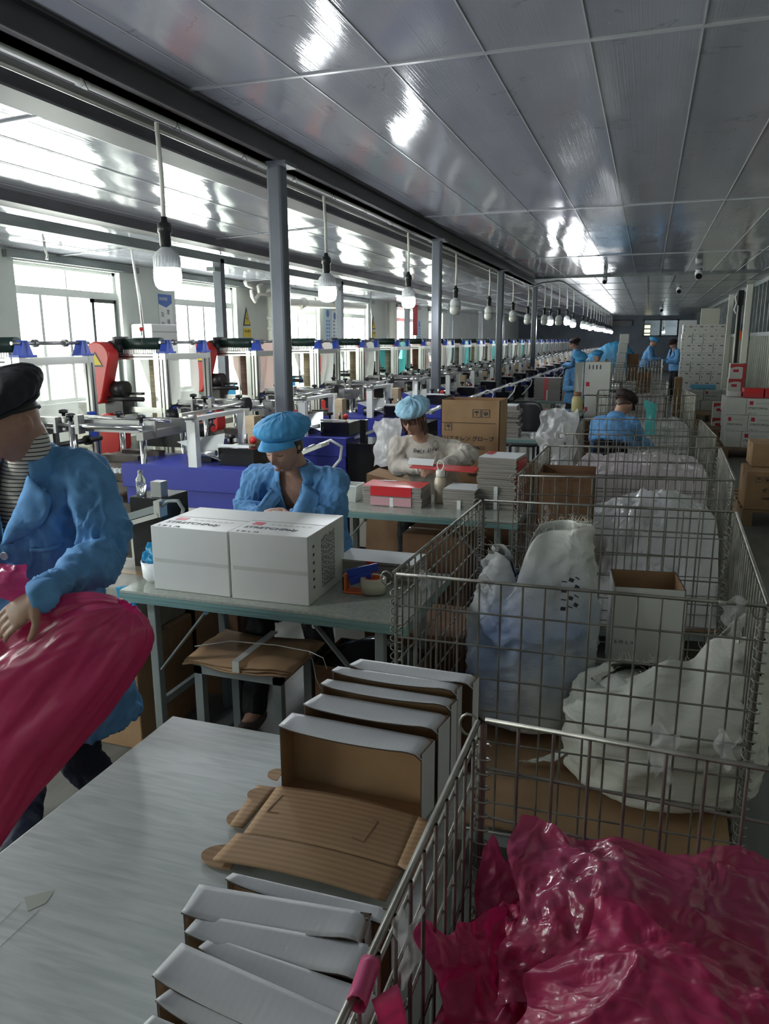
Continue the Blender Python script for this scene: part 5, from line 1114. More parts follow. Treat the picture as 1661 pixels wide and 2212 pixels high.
m = mat('striped', (.6,.57,.5), .7); w = N(m,'ShaderNodeTexWave', Scale=26.0); w.bands_direction = 'Z'; L(m, coords(m), w.inputs['Vector']); r_ = N(m,'ShaderNodeValToRGB'); L(m, w.outputs['Fac'], r_.inputs[0]); r_.color_ramp.elements[0].position = .12; r_.color_ramp.elements[1].position = .2
r_.color_ramp.elements[0].color = (.02,.02,.03,1); r_.color_ramp.elements[1].color = (.6,.57,.5,1); L(m, r_.outputs[0], m.node_tree.nodes['Principled BSDF'].inputs['Base Color'])
UP = Vector((0,0,1))
def loft(mb, rings, n=28):
    """rings: (centre, side vector, front vector)"""
    k = len(rings)
    b = len(mb.v)
    for c, a, f in rings:
        for j in range(n): t = 2*math.pi*j/n; mb.v.append(tuple(c+a*math.cos(t)+f*math.sin(t)))
    for i in range(k-1):
        for j in range(n): mb.f.append((b+i*n+j, b+i*n+(j+1)%n, b+(i+1)*n+(j+1)%n, b+(i+1)*n+j)); mb.m.append(0); mb.sm.append(True)
    mb.f.append(tuple(b+j for j in reversed(range(n)))); mb.f.append(tuple(b+(k-1)*n+j for j in range(n))); mb.m += [0,0]; mb.sm += [True,True]
def limb(mb, pts, rs, n=16):
    P = []; R = []
    for i in range(len(pts)-1):
        for t in np.linspace(0,1,7)[:-1]: P.append(pts[i].lerp(pts[i+1], t)); R.append(rs[i]*(1-t)+rs[i+1]*t)
    P.append(pts[-1]); R.append(rs[-1]); mb.tube(P, R, n)
    for p, r in zip(pts, rs): mb.ball(p, r, 14, 9)
def remesh(mb, voxel, smooth=6):
    me = mb.mesh('tmp', []) ; o = bpy.data.objects.new('tmp', me); COL.objects.link(o)
    r = o.modifiers.new('r','REMESH'); r.mode = 'VOXEL'; r.voxel_size = voxel; r.use_smooth_shade = True
    s = o.modifiers.new('s','SMOOTH'); s.factor = .5; s.iterations = smooth
    dg = bpy.context.evaluated_depsgraph_get(); out = bpy.data.meshes.new_from_object(o.evaluated_get(dg)); bpy.data.objects.remove(o); bpy.data.meshes.remove(me)
    out.polygons.foreach_set('use_smooth', [True]*len(out.polygons)); out.materials.clear(); return out
def head_mesh(mb, M, sc=1.0, n=56, mm=44):
    """M places the head: x side, y face direction, z up"""
    g = lambda x, c, s: math.exp(-((x-c)/s)**2)
    vs = []; b = len(mb.v)
    for i in range(1, mm):
        t = -math.pi/2+math.pi*i/mm
        for j in range(n):
            a = 2*math.pi*j/n; x = math.cos(t)*math.cos(a); y = math.cos(t)*math.sin(a); z = math.sin(t)
            X, Y, Z = .074*x, .092*y, .118*z
            front = max(0, y)
            if Z < 0:
                k = min(1, -Z/.118); X *= 1-.36*k**1.5; Y = Y*(1-.12*k) + .012*k
            if Z > .02: Y -= .006*(Z/.1)
            Y += front*( .026*g(X,0,.011)*g(Z,-.028,.019) + .013*g(X,0,.009)*g(Z,-.005,.022) + .006*g(Z,.026,.012)*g(abs(X),.026,.03)
                 - .013*g(abs(X),.031,.015)*g(Z,.006,.012) + .008*g(X,0,.024)*g(Z,-.066,.010) + .012*g(X,0,.022)*g(Z,-.1,.016) + .007*g(abs(X),.045,.02)*g(Z,-.025,.02)
                 - .004*g(X,0,.03)*g(Z,-.082,.008) + .005*g(abs(X),.031,.011)*g(Z,.004,.008))
            mb.v.append(tuple(M @ (Vector((X,Y,Z))*sc)))
    mb.v.append(tuple(M @ Vector((0,.01*sc,-.118*sc)))); mb.v.append(tuple(M @ Vector((0,-.005*sc,.118*sc)))); lo = b+(mm-1)*n
    for i in range(mm-2):
        for j in range(n): mb.f.append((b+i*n+j, b+i*n+(j+1)%n, b+(i+1)*n+(j+1)%n, b+(i+1)*n+j)); mb.m.append(0); mb.sm.append(True)
    for j in range(n): mb.f.append((lo, b+(j+1)%n, b+j)); mb.f.append((lo+1, b+(mm-2)*n+j, b+(mm-2)*n+(j+1)%n)); mb.m += [0,0]; mb.sm += [True,True]
    for s in (-1,1):
        q = [M @ (Vector((s*.072, -.004+.016*math.cos(a), -.004+.028*math.sin(a)))*sc) for a in np.linspace(0,2*math.pi,14)]
        mb.tube(q, .0055*sc, 7); mb.ball(M @ (Vector((s*.069,-.002,-.006))*sc), .016*sc, 10, 7)
def hand_mesh(mb, w, d, nrm, side, curl=.5, sc=1.0, spread=.0):
    """w wrist, d pointing along the hand, nrm out of the back of the hand, side toward the thumb"""
    d = d.normalized(); nrm = (nrm-d*nrm.dot(d)).normalized(); sd = d.cross(nrm).normalized(); sd = sd if sd.dot(side) > 0 else -sd
    loft(mb, [(w-d*.01, sd*.026*sc, nrm*.019*sc),(w+d*.02*sc, sd*.03*sc, nrm*.018*sc),(w+d*.06*sc, sd*.039*sc, nrm*.015*sc),(w+d*.092*sc, sd*.038*sc, nrm*.011*sc)], 16)
    for i, (off, ln) in enumerate(((.029,.068),(.0095,.076),(-.0105,.07),(-.03,.056))):
        p = w+d*.086*sc+sd*off*sc; dd = (d+sd*spread*(1.5-i)*.12).normalized(); pts = [w+d*.05*sc+sd*off*.8*sc, p]; ang = 0
        for q, f in enumerate((.42,.33,.25)):
            ang += curl*(.35+.45*q*.6); v = dd*math.cos(ang)-nrm*math.sin(ang); p = p+v*ln*f*sc; pts.append(p)
        limb(mb, pts, [.0095*sc,.0092*sc,.0085*sc,.0078*sc,.0066*sc], 10)
    t0 = w+d*.022*sc+sd*.024*sc; t1 = t0+(d*.5+sd*.8-nrm*.2).normalized()*.036*sc; t2 = t1+(d*.85+sd*.35-nrm*.35).normalized()*.03*sc; t3 = t2+(d*.9+sd*.05-nrm*.4).normalized()*.024*sc
    limb(mb, [t0,t1,t2,t3], [.014*sc,.011*sc,.0098*sc,.0078*sc], 10)
def cap_parts(parent, M, kind, sc=1.0):
    m = MB()
    if kind == 'dark': M = M @ Matrix.Translation((0,0,.02))
    if kind == 'blue': M = M @ Matrix.Translation((0,0,.012)) @ Matrix.Rotation(.2, 4, 'X')
    def T(p): return M @ (Vector(p)*sc)
    if kind == 'net':
        def fn(u, v):
            a = 2*math.pi*u; t = v*math.pi/2; R = 1.0+.62*math.sin(math.pi*min(1,v*1.2))**.8; cr = .013*crumple(math.cos(a)*.3+v*.2, math.sin(a)*.3+v*.3, .11, 3, 5)
            return T(((.079*R+cr)*math.cos(a)*math.cos(t*.98), (.094*R+cr)*math.sin(a)*math.cos(t*.98)-.012, .035+(.09+cr)*math.sin(t)-.03*math.sin(a)*-1*0))
        m.grid(fn, 60, 26, True, True); m.build('hair_net', MT['net_blue'], parent, world=True, solid=.0015); return
    hg, pf, back = {'blue':(.088,.62,.02),'dark':(.078,.5,.03),'brown':(.09,.4,.02),'flat':(.1,.3,.02)}[kind]
    def fn(u, v):
        a = 2*math.pi*u; t = v*math.pi/2; pl = .0045*math.sin(26*a+2*math.sin(3*a))*math.sin(math.pi*min(1,v*1.9))*(1-v); R = 1.05+pf*math.sin(math.pi*min(1,v*1.1+.02))**.75
        cr = .006*crumple(math.cos(a)*.3, math.sin(a)*.3+v*.25, .1, 3, 9)+pl
        c = math.cos(t)**.75
        return T(((.078*R+cr)*math.cos(a)*c, (.096*R+cr)*math.sin(a)*c-.014-back*v*.6, .038-.012*(1-math.sin(a))*.8*(1-v)+(hg+cr)*math.sin(t)-.02*(1-v)*0))
    mt = {'blue':'cap_blue','dark':'cap_dark','brown':'cap_brown','flat':'cap_dark'}[kind]
    m.grid(fn, 78, 26, True, True); m.build('cap_crown', MT[mt], parent, world=True, solid=.002)
    m = MB(); m.tube([T((.084*math.cos(a), .101*math.sin(a)-.013, .032-.01*(1-math.sin(a)))) for a in np.linspace(0,2*math.pi,40,endpoint=False)], .007*sc, 8, closed=True); m.build('cap_band', MT[mt], parent, world=True)
    if kind != 'dark':
        m = MB(); m.grid(lambda u,v: T(((.083+.012*v)*math.cos(math.pi*(.14+.72*u)), (.1+.062*v*math.sin(math.pi*u)**.6)*math.sin(math.pi*(.14+.72*u))-.01, .034-.022*v-.012*v*abs(2*u-1))), 22, 6); m.build('visor', MT[mt], parent, world=True, solid=.003)
    else:
        m = MB(); m.grid(lambda u,v: T((.02+(.07+.075*v)*math.cos(.45*(2*u-1)-.15), -.02+(.05+.08*v)*math.sin(.7*(2*u-1))-.03, .0-.035*v+.03*(1-abs(2*u-1)))), 14, 8); m.build('cap_tail', MT[mt], parent, world=True, solid=.012)
def face_parts(parent, M, sc=1.0, hairk='hair', fringe=False, back=True, smallf=False, hw=.56, hlow=-.6, hside=.0):
    T = lambda x,y,z: M @ (Vector((x,y,z))*sc)
    m = MB()
    def hf(u, v):
        q = abs(2*u-1); a = -math.pi*.5+ (2*u-1)*math.pi*hw; lo = hlow*(1-q)+hside*q; t = lo+v*(1.4-lo)
        return T(.0785*math.cos(t)*math.sin(a+math.pi/2)*1.02, -.0965*math.cos(t)*math.cos(a+math.pi/2)*1.0-.004, .12*math.sin(t))
    m.grid(hf, 30, 16); m.build('hair', MT[hairk], parent, world=True, solid=.006)
    if smallf: return
    for s in (-1,1):
        m = MB(); m.tube([T(s*(.018+.026*t), .0885-.004*t-.008*t*t, .027+.006*math.sin(math.pi*t)-.004*t) for t in np.linspace(0,1,7)], [.0016,.0025,.003,.003,.0026,.002,.0012], 6); m.build('eyebrow', MT['hair'], parent, world=True)
        m = MB(); m.tube([T(s*(.018+.026*t), .0865-.006*t*t-.001, .001-.005*math.sin(math.pi*t)) for t in np.linspace(0,1,7)], .0014*sc, 6); m.build('eyelid', MT['hair'], parent, world=True)
    m = MB(); m.grid(lambda u,v: T(.021*(2*u-1), .0965-.012*(2*u-1)**2+.003*math.sin(math.pi*v)*(1-abs(2*u-1)), -.068+.016*(v-.5)*(1-(2*u-1)**2)**.7), 12, 7); m.build('lips', MT['lip'], parent, world=True)
    if fringe:
        m = MB(); rr = random.Random(2)
        for i in range(46):
            s = rr.uniform(-1,1); x = .07*s; 
            m.tube([T(x, .06-.07*s*s*.5+.03, .06), T(x*1.05, .095-.05*s*s, .03-.006*rr.random()), T(x*1.12, .1-.06*s*s, -.005-.02*abs(s)*rr.random()-(.09 if abs(s)>.8 else 0)*rr.random())], [.003,.003,.001], 5)
        m.build('fringe', MT[hairk], parent, world=True)['kind'] = 'stuff'
        for s in (-1,1):
            m = MB(); m.grid(lambda u,v: T(s*(.076+.004*math.sin(u*12)), -.03+.06*u-.01*v, .04-.16*v), 10, 10); m.build('hair_lock', MT[hairk], parent, world=True, solid=.006)
def person(label, J, F, HF, pitch, roll=0, cap='blue', top='coat_blue', bottom='black_cloth', collar=True, inner='skin', vox=.005, cvox=.007, sc=1.0, wr=.010, coat_end=None, loose=1.0, fringe=False, hands=True, shoe='shoe', hairk='hair', smallf=False, vneck=.17, hside=.0, hlow=-.6, buttons=(), seed=1, curl=.5, group=None, skirt=0):
    F = Vector(F).normalized(); S = UP.cross(F).normalized()
    base = Vector((J['pel'].x, J['pel'].y, 0)); r = thing('person', label, 'person', base, 0, group)
    HFv = Vector(HF).normalized(); HS = UP.cross(HFv).normalized()
    # head frame: x side, y face, z up; pitch tips the face down
    fy = (HFv*math.cos(pitch)-UP*math.sin(pitch)); fz = (UP*math.cos(pitch)+HFv*math.sin(pitch)); fx = fy.cross(fz)
    R = Matrix((fx, fy, fz)).transposed(); R = R @ Matrix.Rotation(roll, 3, 'Y')
    M = Matrix.Translation(J['head']) @ R.to_4x4()
    P, sl, sr, nk = J['pel'], J['sl'], J['sr'], J['neck']
    mid = (sl+sr)/2; S2 = (sl-sr).normalized(); S2 = S2 if S2.dot(S) > 0 else -S2; halfw = (sl-sr).length/2
    ax = (mid-P).normalized(); F2 = (S2.cross(ax)).normalized(); F2 = F2 if F2.dot(F) > 0 else -F2
    def rings(k, extra=0, low=None, flare=1):
        q = [(P+(mid-P)*t, S2*a*sc*k, F2*b*sc*k) for t, a, b in ((-.12,.155*flare,.115*flare),(0,.165*flare,.12*flare),(.25,.148,.108),(.5,.145,.108),(.75,.158,.112),(.93,.15,.09))]
        return q+[(mid+ax*.035*sc, S2*.10*sc*k, F2*.065*sc*k),(mid.lerp(nk,.6)+ax*.02*sc, S2*.06*sc*k, F2*.06*sc)]
    b = MB(); loft(b, rings(.90)); limb(b, [sl-S2*.02,mid+ax*.01,sr+S2*.02], [.036*sc,.05*sc,.036*sc])
    hb = M @ Vector((0,-.028*sc,-.06*sc)); limb(b, [mid+ax*.0, nk, hb, M @ Vector((0,-.02,0))], [.062*sc,.054*sc,.052*sc,.05*sc]); head_mesh(b, M, sc)
    for s_, e_, w_, key in ((sl,J['el'],J['wl'],'hl'),(sr,J['er'],J['wr'],'hr')):
        limb(b, [s_,e_,w_], [.040*sc,.036*sc,.026*sc])
        hd = J.get(key)
        if hd: hand_mesh(b, w_, hd[0], hd[1], hd[2], curl, sc*.98)
    for h, k_, a_ in ((P+S2*.085*sc, J['kl'], J['al']),(P-S2*.085*sc, J['kr'], J['ar'])):
        limb(b, [h,k_,a_], [.08*sc,.052*sc,.038*sc]); fd = Vector((F.x,F.y,0)); limb(b, [a_, a_+fd*.14*sc-UP*.03*sc], [.036*sc,.028*sc])
    me = remesh(b, vox, 3); me.materials.append(MT['skin']); body = bpy.data.objects.new('body', me); COL.objects.link(body); body.parent = r; me.transform(Matrix.Translation(-base))
    # trousers and shoes
    t = MB(); loft(t, [(P+(mid-P)*q, S2*a*sc, F2*c_*sc) for q, a, c_ in ((-.16,.14,.11),(0,.165,.125),(.2,.155,.115))])
    for h, k_, a_ in ((P+S2*.085*sc, J['kl'], J['al']),(P-S2*.085*sc, J['kr'], J['ar'])): limb(t, [h,k_,a_+UP*.03], [.09*sc,.066*sc,.055*sc])
    me = remesh(t, cvox*1.2, 3); wrinkle(me, .006, .09, seed+3); me.materials.append(MT[bottom]); o = bpy.data.objects.new('trousers', me); COL.objects.link(o); o.parent = r; me.transform(Matrix.Translation(-base))
    for a_ in (J['al'], J['ar']):
        t = MB(); fd = Vector((F.x,F.y,0)); limb(t, [a_-fd*.03-UP*.03, a_+fd*.15*sc-UP*.035*sc], [.045*sc,.04*sc]); me = remesh(t, .009, 2); me.materials.append(MT[shoe]); o = bpy.data.objects.new('shoe', me); COL.objects.link(o); o.parent = r; me.transform(Matrix.Translation(-base))
    if inner != 'skin':
        t = MB(); limb(t, [mid+F2*.02-ax*.12, mid+ax*.01, nk, nk.lerp(hb,.75)], [.09*sc,.076*sc,.063*sc,.0585*sc]); loft(t, rings(.99)[2:6]); me = remesh(t, .007, 4); me.materials.append(MT[inner]); o = bpy.data.objects.new('undershirt', me); COL.objects.link(o); o.parent = r; me.transform(Matrix.Translation(-base))
    # coat / sweater
    c = MB(); k = 1.10*loose; rg = rings(k, flare=1.0+skirt)
    if coat_end: rg = [(q, S2*a*sc, F2*b_*sc) for q, a, b_ in coat_end]+rg[1:]
    loft(c, rg[:-1]+[(rg[-1][0]-ax*.02, rg[-1][1]*1.05, rg[-1][2]*1.05)]); limb(c, [sl-S2*.0,mid+ax*.02,sr+S2*.0], [.054*sc*loose,.066*sc,.054*sc*loose])
    for s_, e_, w_ in ((sl,J['el'],J['wl']),(sr,J['er'],J['wr'])):
        limb(c, [s_,e_,w_.lerp(e_,.06)], [.058*sc*loose,.056*sc*loose,.040*sc])
    me = remesh(c, cvox, 5); wrinkle(me, wr, .13, seed, [J['el'],J['er']])
    n = len(me.vertices); co = np.empty(n*3); me.vertices.foreach_get('co', co); co = co.reshape(-1,3)
    bv = BVHTree.FromPolygons([Vector(p) for p in co], [tuple(p.vertices) for p in me.polygons])
    O = mid+ax*.0
    def onto(s, z, off=.004):
        p = O+S2*s+ax*z+F2*.6; h = bv.ray_cast(p, -F2, 1.2)
        return (h[0]+F2*off) if h[0] is not None else O+S2*s+ax*z+F2*.1
    if collar:
        import bmesh
        bm = bmesh.new(); bm.from_mesh(me); kill = []
        for f in bm.faces:
            p = f.calc_center_median()-O; s, z, fr = p.dot(S2), p.dot(ax), p.dot(F2)
            w_ = .008+ .048*min(1,max(0,(z+vneck)/(vneck+.03)))
            if z > -vneck and abs(s) < w_ and fr > -.02 and f.normal.dot(F2) > -.3: kill.append(f)
            elif z > .03 and (p-(p.dot(ax))*ax).length < .062*sc: kill.append(f)
        bmesh.ops.delete(bm, geom=kill, context='FACES'); bm.to_mesh(me); bm.free()
    me.materials.append(MT[top]); coat = bpy.data.objects.new('coat' if top == 'coat_blue' else 'sweater', me); COL.objects.link(coat); coat.parent = r; me.transform(Matrix.Translation(-base))
    sm = coat.modifiers.new('t','SOLIDIFY'); sm.thickness = .002
    if collar:
        for sd in (-1,1):
            m = MB()
            def lf(u, v):
                zi = -vneck*(1-u)+.028*u; si = .006+.056*u; zo = -vneck*(1-u)*1.0+ -.035*u - .05*math.sin(math.pi*u)*.3; so = .012+.125*math.sin(u*math.pi*.62)**.8
                return onto(sd*(si*(1-v)+so*v)*sc, (zi*(1-v)+zo*v)*sc, .009+.009*math.sin(math.pi*v)+.008*u)
            m.grid(lf, 14, 8); m.build('lapel', MT[top], r, world=True, solid=.003)
        m = MB(); nkc = mid.lerp(nk,.5)
        def nb(u, v):
            a = math.pi*(.5)+ (2*u-1)*math.pi*.82+math.pi; rad = .072+.034*v
            return nkc+S2*rad*math.cos(a)*1.05*sc+F2*(rad*math.sin(a))*sc+ax*(.058-.075*v+.016*math.sin(math.pi*v))*sc
        m.grid(nb, 28, 6); m.build('collar', MT[top], r, world=True, solid=.003)
    else:
        m = MB(); nkc = mid.lerp(nk,.45)
        m.grid(lambda u,v: nkc+S2*(.07-.004*v)*math.cos(6.283*u)*1.1*sc+F2*((.07-.004*v)*math.sin(6.283*u)+.008)*sc+ax*(.0-.03*v-.075*max(0,math.sin(6.283*u))**3+.02)*sc, 48, 5, True, True); m.build('neck_rib', MT[top], r, world=True, solid=.006)
    for z in buttons:
        p = onto(.0, z, .006); m = MB(); m.cyl(p, p+F2*.004, .0125, 20); m.tube([p+F2*.004+S2*.011*math.cos(a)+ax*.011*math.sin(a) for a in np.linspace(0,6.28,20)], .0015, 5); m.build('button', MT['button'], r, world=True)
    if top == 'coat_blue' and buttons:
        m = MB(); m.grid(lambda u,v: onto(.07+.085*u, -.185-.012*v-.004*math.sin(math.pi*u), .006+.003*v), 10, 3); m.build('pocket_flap', MT[top], r, world=True, solid=.002)
    for w_, e_ in ((J['wl'],J['el']),(J['wr'],J['er'])):
        d = (w_-e_).normalized(); u_ = d.orthogonal().normalized(); v_ = d.cross(u_); q = w_.lerp(e_,.06); m = MB(); m.tube([q+(u_*math.cos(a)+v_*math.sin(a))*.036*sc for a in np.linspace(0,6.283,18,endpoint=False)], .007*sc, 7, closed=True); m.build('cuff', MT[top], r, world=True)
    cap_parts(r, M, cap, sc); face_parts(r, M, sc, hairk, fringe, smallf=smallf, hlow=hlow, hside=hside)
    return r, onto, bv
def wrinkle(me, amp, s, seed, elbows=()):
    n = len(me.vertices); co = np.empty(n*3); me.vertices.foreach_get('co', co); no = np.empty(n*3); me.vertices.foreach_get('normal', no); co = co.reshape(-1,3); no = no.reshape(-1,3); out = co.copy()
    for i in range(n):
        x, y, z = co[i]; e = 1
        for q in elbows:
            d = math.sqrt((x-q.x)**2+(y-q.y)**2+(z-q.z)**2); e += 1.0*math.exp(-(d/.11)**2)
        v = nz(x/s+seed, y/s, z/s*.55); v2 = nz(x/s*2.3+2*v, y/s*2.3+seed, z/s*1.2); 
        v3 = nz(x/s*4.1+3*v2, y/s*4.1, z/s*2.2+seed)
        out[i] += no[i]*amp*e*((1-2.6*abs(v))+.6*(1-2.8*abs(v2))+.28*(1-2.8*abs(v3))-.6)
    me.vertices.foreach_set('co', out.reshape(-1)); me.update()

# worker on the left, carrying the pink bag
J = dict(head=at(18,910,y=1.70), neck=at(66,985,y=1.77), sl=at(192,1022,y=1.84), sr=at(-65,1035,y=1.78), el=at(238,1195,y=1.78), wl=at(82,1290,y=1.42), er=at(-110,1250,y=1.60), wr=at(-70,1330,y=1.42),
         pel=at(110,1400,y=1.86), kl=at(172,1640,y=1.80), al=V((-1.50,1.88,.09)), kr=at(60,1660,y=1.90), ar=V((-1.78,1.62,.09)),
         hl=(V((-.62,-.22,-.5)), V((.15,-.75,.5)), V((.2,-.3,-.8))), hr=(V((.3,-.5,-.5)), V((0,-.8,.5)), V((1,0,0))))
ce = [(at(150,1550,y=1.86), .24, .17),(at(140,1480,y=1.86), .235, .165)]
person('person in blue work coat and dark cap at left, bending over a pink bag', J, (.30,-.95,0), (-.25,-.95,0), .5, 0, 'dark', 'coat_blue', 'denim', True, 'striped', .004, .006, 1.0, .015, ce, 1.14, buttons=(-.20,-.34), seed=4, curl=.35, vneck=.16, hlow=-.2, hside=.3)
# seated worker in blue cap
J = dict(head=at(612,962,y=3.03), neck=at(640,1010,y=3.12), sl=at(722,1040,y=3.17), sr=at(556,1035,y=3.1), el=at(715,1125,y=3.06), er=at(535,1105,y=3.0), wl=at(632,1120,y=2.88), wr=at(560,1115,y=2.86),
         pel=V((-1.42,3.28,.50)), kl=V((-1.28,2.84,.52)), kr=V((-1.55,2.84,.52)), al=V((-1.25,2.86,.09)), ar=V((-1.55,2.75,.09)),
         hl=(V((-.75,-.4,.1)), V((.2,-.5,.8)), V((-.2,.3,.9))), hr=(V((.6,-.5,.1)), V((-.2,-.5,.8)), V((0,.3,.9))))
person('seated person in blue coat and blue visored cap behind the two white cartons', J, (.12,-1,0), (-.12,-1,0), .42, 0, 'blue', 'coat_blue', 'black_cloth', True, 'skin', .004, .006, 1.0, .012, None, 1.12, buttons=(-.2,), seed=9, vneck=.155, hside=-.25)
# woman in the sweater
J = dict(head=at(893,902,y=4.78), neck=at(908,942,y=4.9), sl=at(975,968,y=4.97), sr=at(862,960,y=4.9), el=at(1012,985,y=4.85), er=at(858,1010,y=4.82), wl=at(955,1008,y=4.62), wr=at(915,1012,y=4.62),
         pel=V((-1.28,5.05,.50)), kl=V((-1.15,4.62,.52)), kr=V((-1.42,4.62,.52)), al=V((-1.1,4.65,.09)), ar=V((-1.4,4.55,.09)),
         hl=(V((-.8,-.3,-.25)), V((.1,-.5,.8)), V((0,.6,.5))), hr=(V((.9,-.2,0)), V((0,-.5,.8)), V((0,.6,.5))))
r, onto, bv = person('seated person in cream sweater and pale blue hair net behind red boxes', J, (.1,-1,0), (-.1,-1,0), .42, 0, 'net', 'knit_cream', 'black_cloth', False, 'skin', .0045, .007, .98, .008, None, 1.12, fringe=True, seed=13, hairk='hair_brown')
for i, ch in enumerate('Enais Life'):
    if ch != ' ':
        p = onto(-.075+i*.0165, -.012+.0022*i, .02); p = p - worldloc(r); text(ch, .034, MT['ink'], 'embroidery', r, p, M_FRONT, shear=.25, bold=.0008)
m = MB(); m.tube([onto(.085+.018*math.cos(a)*(1+.3*math.sin(2*a)), .035+.03*math.sin(a), .006) for a in np.linspace(0,6,20)], .0012, 5, False); m.tube([onto(.08,.01,.006), onto(.09,.04,.006), onto(.1,.015,.006), onto(.11,.035,.006)], .0012, 5); m.build('embroidery', MT['ink'], r, world=True)
w = J['wl']; d = (w-J['el']).normalized(); u_ = d.orthogonal().normalized(); v_ = d.cross(u_)
for k in range(2): m = MB(); [m.ball(w-d*(.01+.014*k)+(u_*math.cos(a)+v_*math.sin(a))*.031, .0055, 8, 6) for a in np.linspace(0,6.283,17)]; o = m.build('bead_bracelet', mat('bead%d'%k,(.07,.03,.02),.3), r, world=True)
# red flat box in her hands
tagm(MB().hexa([at(905,1012,y=4.45)+V(q) for q in ((-.06,0,0),(.36,-.05,0),(.36,.07,.01),(-.06,.12,.01),(-.06,0,.006),(.36,-.05,.006),(.36,.07,.016),(-.06,.12,.016))]).build('red_box_blank', MT['print_red']), 'red box blank held flat by the person in the cream sweater', 'box blank')
tagm(MB().hexa([at(890,1003,y=4.5)+V(q) for q in ((-.03,0,0),(.14,-.02,0),(.14,.02,.035),(-.03,.04,.035),(-.03,.004,-.003),(.14,-.016,-.003),(.14,.024,.032),(-.03,.044,.032))]).build('white_sheet', MT['paper']), 'white folded sheet in the hands of the sweater wearer', 'paper')
# bending worker between the cages, back to us
J = dict(head=at(1350,872,y=7.95), neck=at(1335,898,y=7.9), sl=at(1290,912,y=7.9), sr=at(1368,916,y=7.8), el=at(1285,975,y=7.95), er=at(1378,955,y=7.95), wl=at(1300,1000,y=8.1), wr=at(1405,962,y=8.15),
         pel=V((-.28,7.75,.72)), kl=V((-.38,7.85,.42)), kr=V((-.18,7.85,.42)), al=V((-.38,7.7,.09)), ar=V((-.18,7.7,.09)))
person('person in blue coat and dark brown cap bending among the cages, seen from behind', J, (.1,1,0), (.55,.8,0), .6, 0, 'brown', 'coat_blue', 'black_cloth', True, 'skin', .008, .010, 1.0, .010, None, 1.15, seed=21, smallf=True, hairk='hair_brown')
def standing(label, x, y, F, h, cap='blue', lean=.1, pitch=.4, arms=0, top='coat_blue', seat=False, seed=1):
    F = V((F[0],F[1],0)).normalized(); S = UP.cross(F); s = h/1.65; b = V((x,y,0))
    pz = .9*s if not seat else .52
    P = b+UP*pz; c = P+UP*.46*s+F*lean; q = lambda a,f,z: c+S*a*s+F*f*s+UP*z*s
    J = dict(pel=P, neck=q(0,.03,.06), head=q(0,.08,.20), sl=q(.16,0,0), sr=q(-.16,0,0), el=q(.2,.05,-.27), er=q(-.2,.05,-.27), wl=q(.1,.28,-.27+.1*arms), wr=q(-.1,.28,-.25+.1*arms))
    if not seat: J.update(kl=b+S*.09+UP*.48*s+F*.03, kr=b-S*.09+UP*.48*s+F*.03, al=b+S*.1+UP*.09, ar=b-S*.1+UP*.09)
    else: J.update(kl=P+S*.1+F*.4, kr=P-S*.1+F*.4, al=b+S*.1+F*.4+UP*.09, ar=b-S*.1+F*.4+UP*.09)
    return person(label, J, F, F, pitch, 0, cap, top, 'black_cloth', True, 'skin', .012, .014, s, .008, None, 1.15, smallf=True, seed=seed)
standing('person in blue coat and cap with downturned face behind the leaning open carton', -1.02, 12.2, (.3,-1), 1.47, 'blue', .1, .7, seed=2)
standing('person in blue coat with pale cap at the table right of the downturned face', -.93, 14.9, (.35,-1), 1.47, 'blue', .08, .3, seed=3)
standing('person in blue coat standing sideways by the dim machines, dark hair', -1.45, 18.2, (-1,.1), 1.7, 'brown', .08, .2, seed=4)
standing('person in blue coat leaning sideways before the far window', -.08, 24.0, (1,-.1), 1.72, 'blue', .14, .5, seed=5)
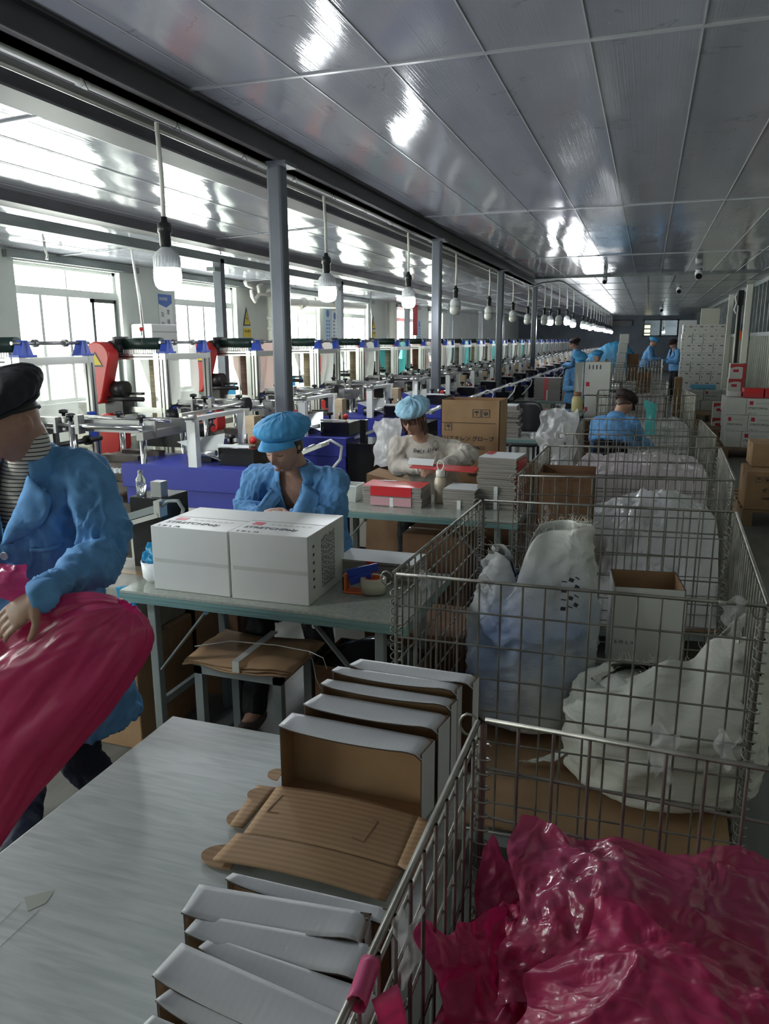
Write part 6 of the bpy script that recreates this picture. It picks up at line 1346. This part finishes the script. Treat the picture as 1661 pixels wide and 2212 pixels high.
standing('rightmost distant person in blue coat, facing left beside the white carton wall', 0.74, 23.0, (-.8,-.5), 1.66, 'brown', .05, .3, seed=6)
# pink bag over the left worker's arm
c0 = at(100,1500,y=1.42)
path = [(278,1310,.025,.012),(262,1322,.085,.04),(222,1352,.13,.065),(165,1412,.155,.08),(100,1480,.175,.085),(35,1570,.165,.08),(-15,1665,.14,.065),(-40,1760,.09,.045),(-45,1850,.03,.02)]
m = MB(); ctr = [at(px,py,y=1.53-.012*i) for i,(px,py,_,_) in enumerate(path)]
hv = V((.92,.30,0)); fv = V((.30,-.92,0))
def bagf(u, v):
    t = v*(len(path)-1); i = min(int(t), len(path)-2); f = t-i; g_ = lambda k: max(0,min(len(path)-1,k))
    h = [(-.5*f**3+f*f-.5*f),(1.5*f**3-2.5*f*f+1),(-1.5*f**3+2*f*f+.5*f),(.5*f**3-.5*f*f)]; ix = [g_(i-1),i,i+1,g_(i+2)]
    c = sum((ctr[k]*w for k, w in zip(ix,h)), V()); a = sum(path[k][2]*w for k, w in zip(ix,h)); b = sum(path[k][3]*w for k, w in zip(ix,h))
    d = (ctr[-1]-ctr[0]).normalized(); sv = d.cross(fv).normalized(); sv = sv if sv.x > 0 else -sv
    ang = 2*math.pi*u; fold = .012*crumple(math.cos(ang)*.25, math.sin(ang)*.25+v*.15, .13, 3, 3)+.006*math.sin(ang*6+3*math.sin(v*5))*min(1,v*4)
    fl = .008*crumple(math.cos(ang)*.2+v*.5, v*.2, .12, 3, 8)
    return c+sv*(a+fold)*math.cos(ang)+fv*(b+fold+fl)*math.sin(ang)
m.grid(bagf, 130, 150, True, True)
plastic('pinkbag', (.62,.05,.20), .36, .98, .4, coatw=.6, bs=.34, bsc=8)
tagm(m.build('pink_bag', MT['pinkbag']), 'big shiny pink plastic bag carried by the worker at left', 'bag')
sheet('pink bag rim gathered left of the hand of the left worker', at(-15,1258,y=1.42), .2, .09, .1, 1.2, 'pinkbag', 61, .02, 'pink_film_fold', .03, 40)
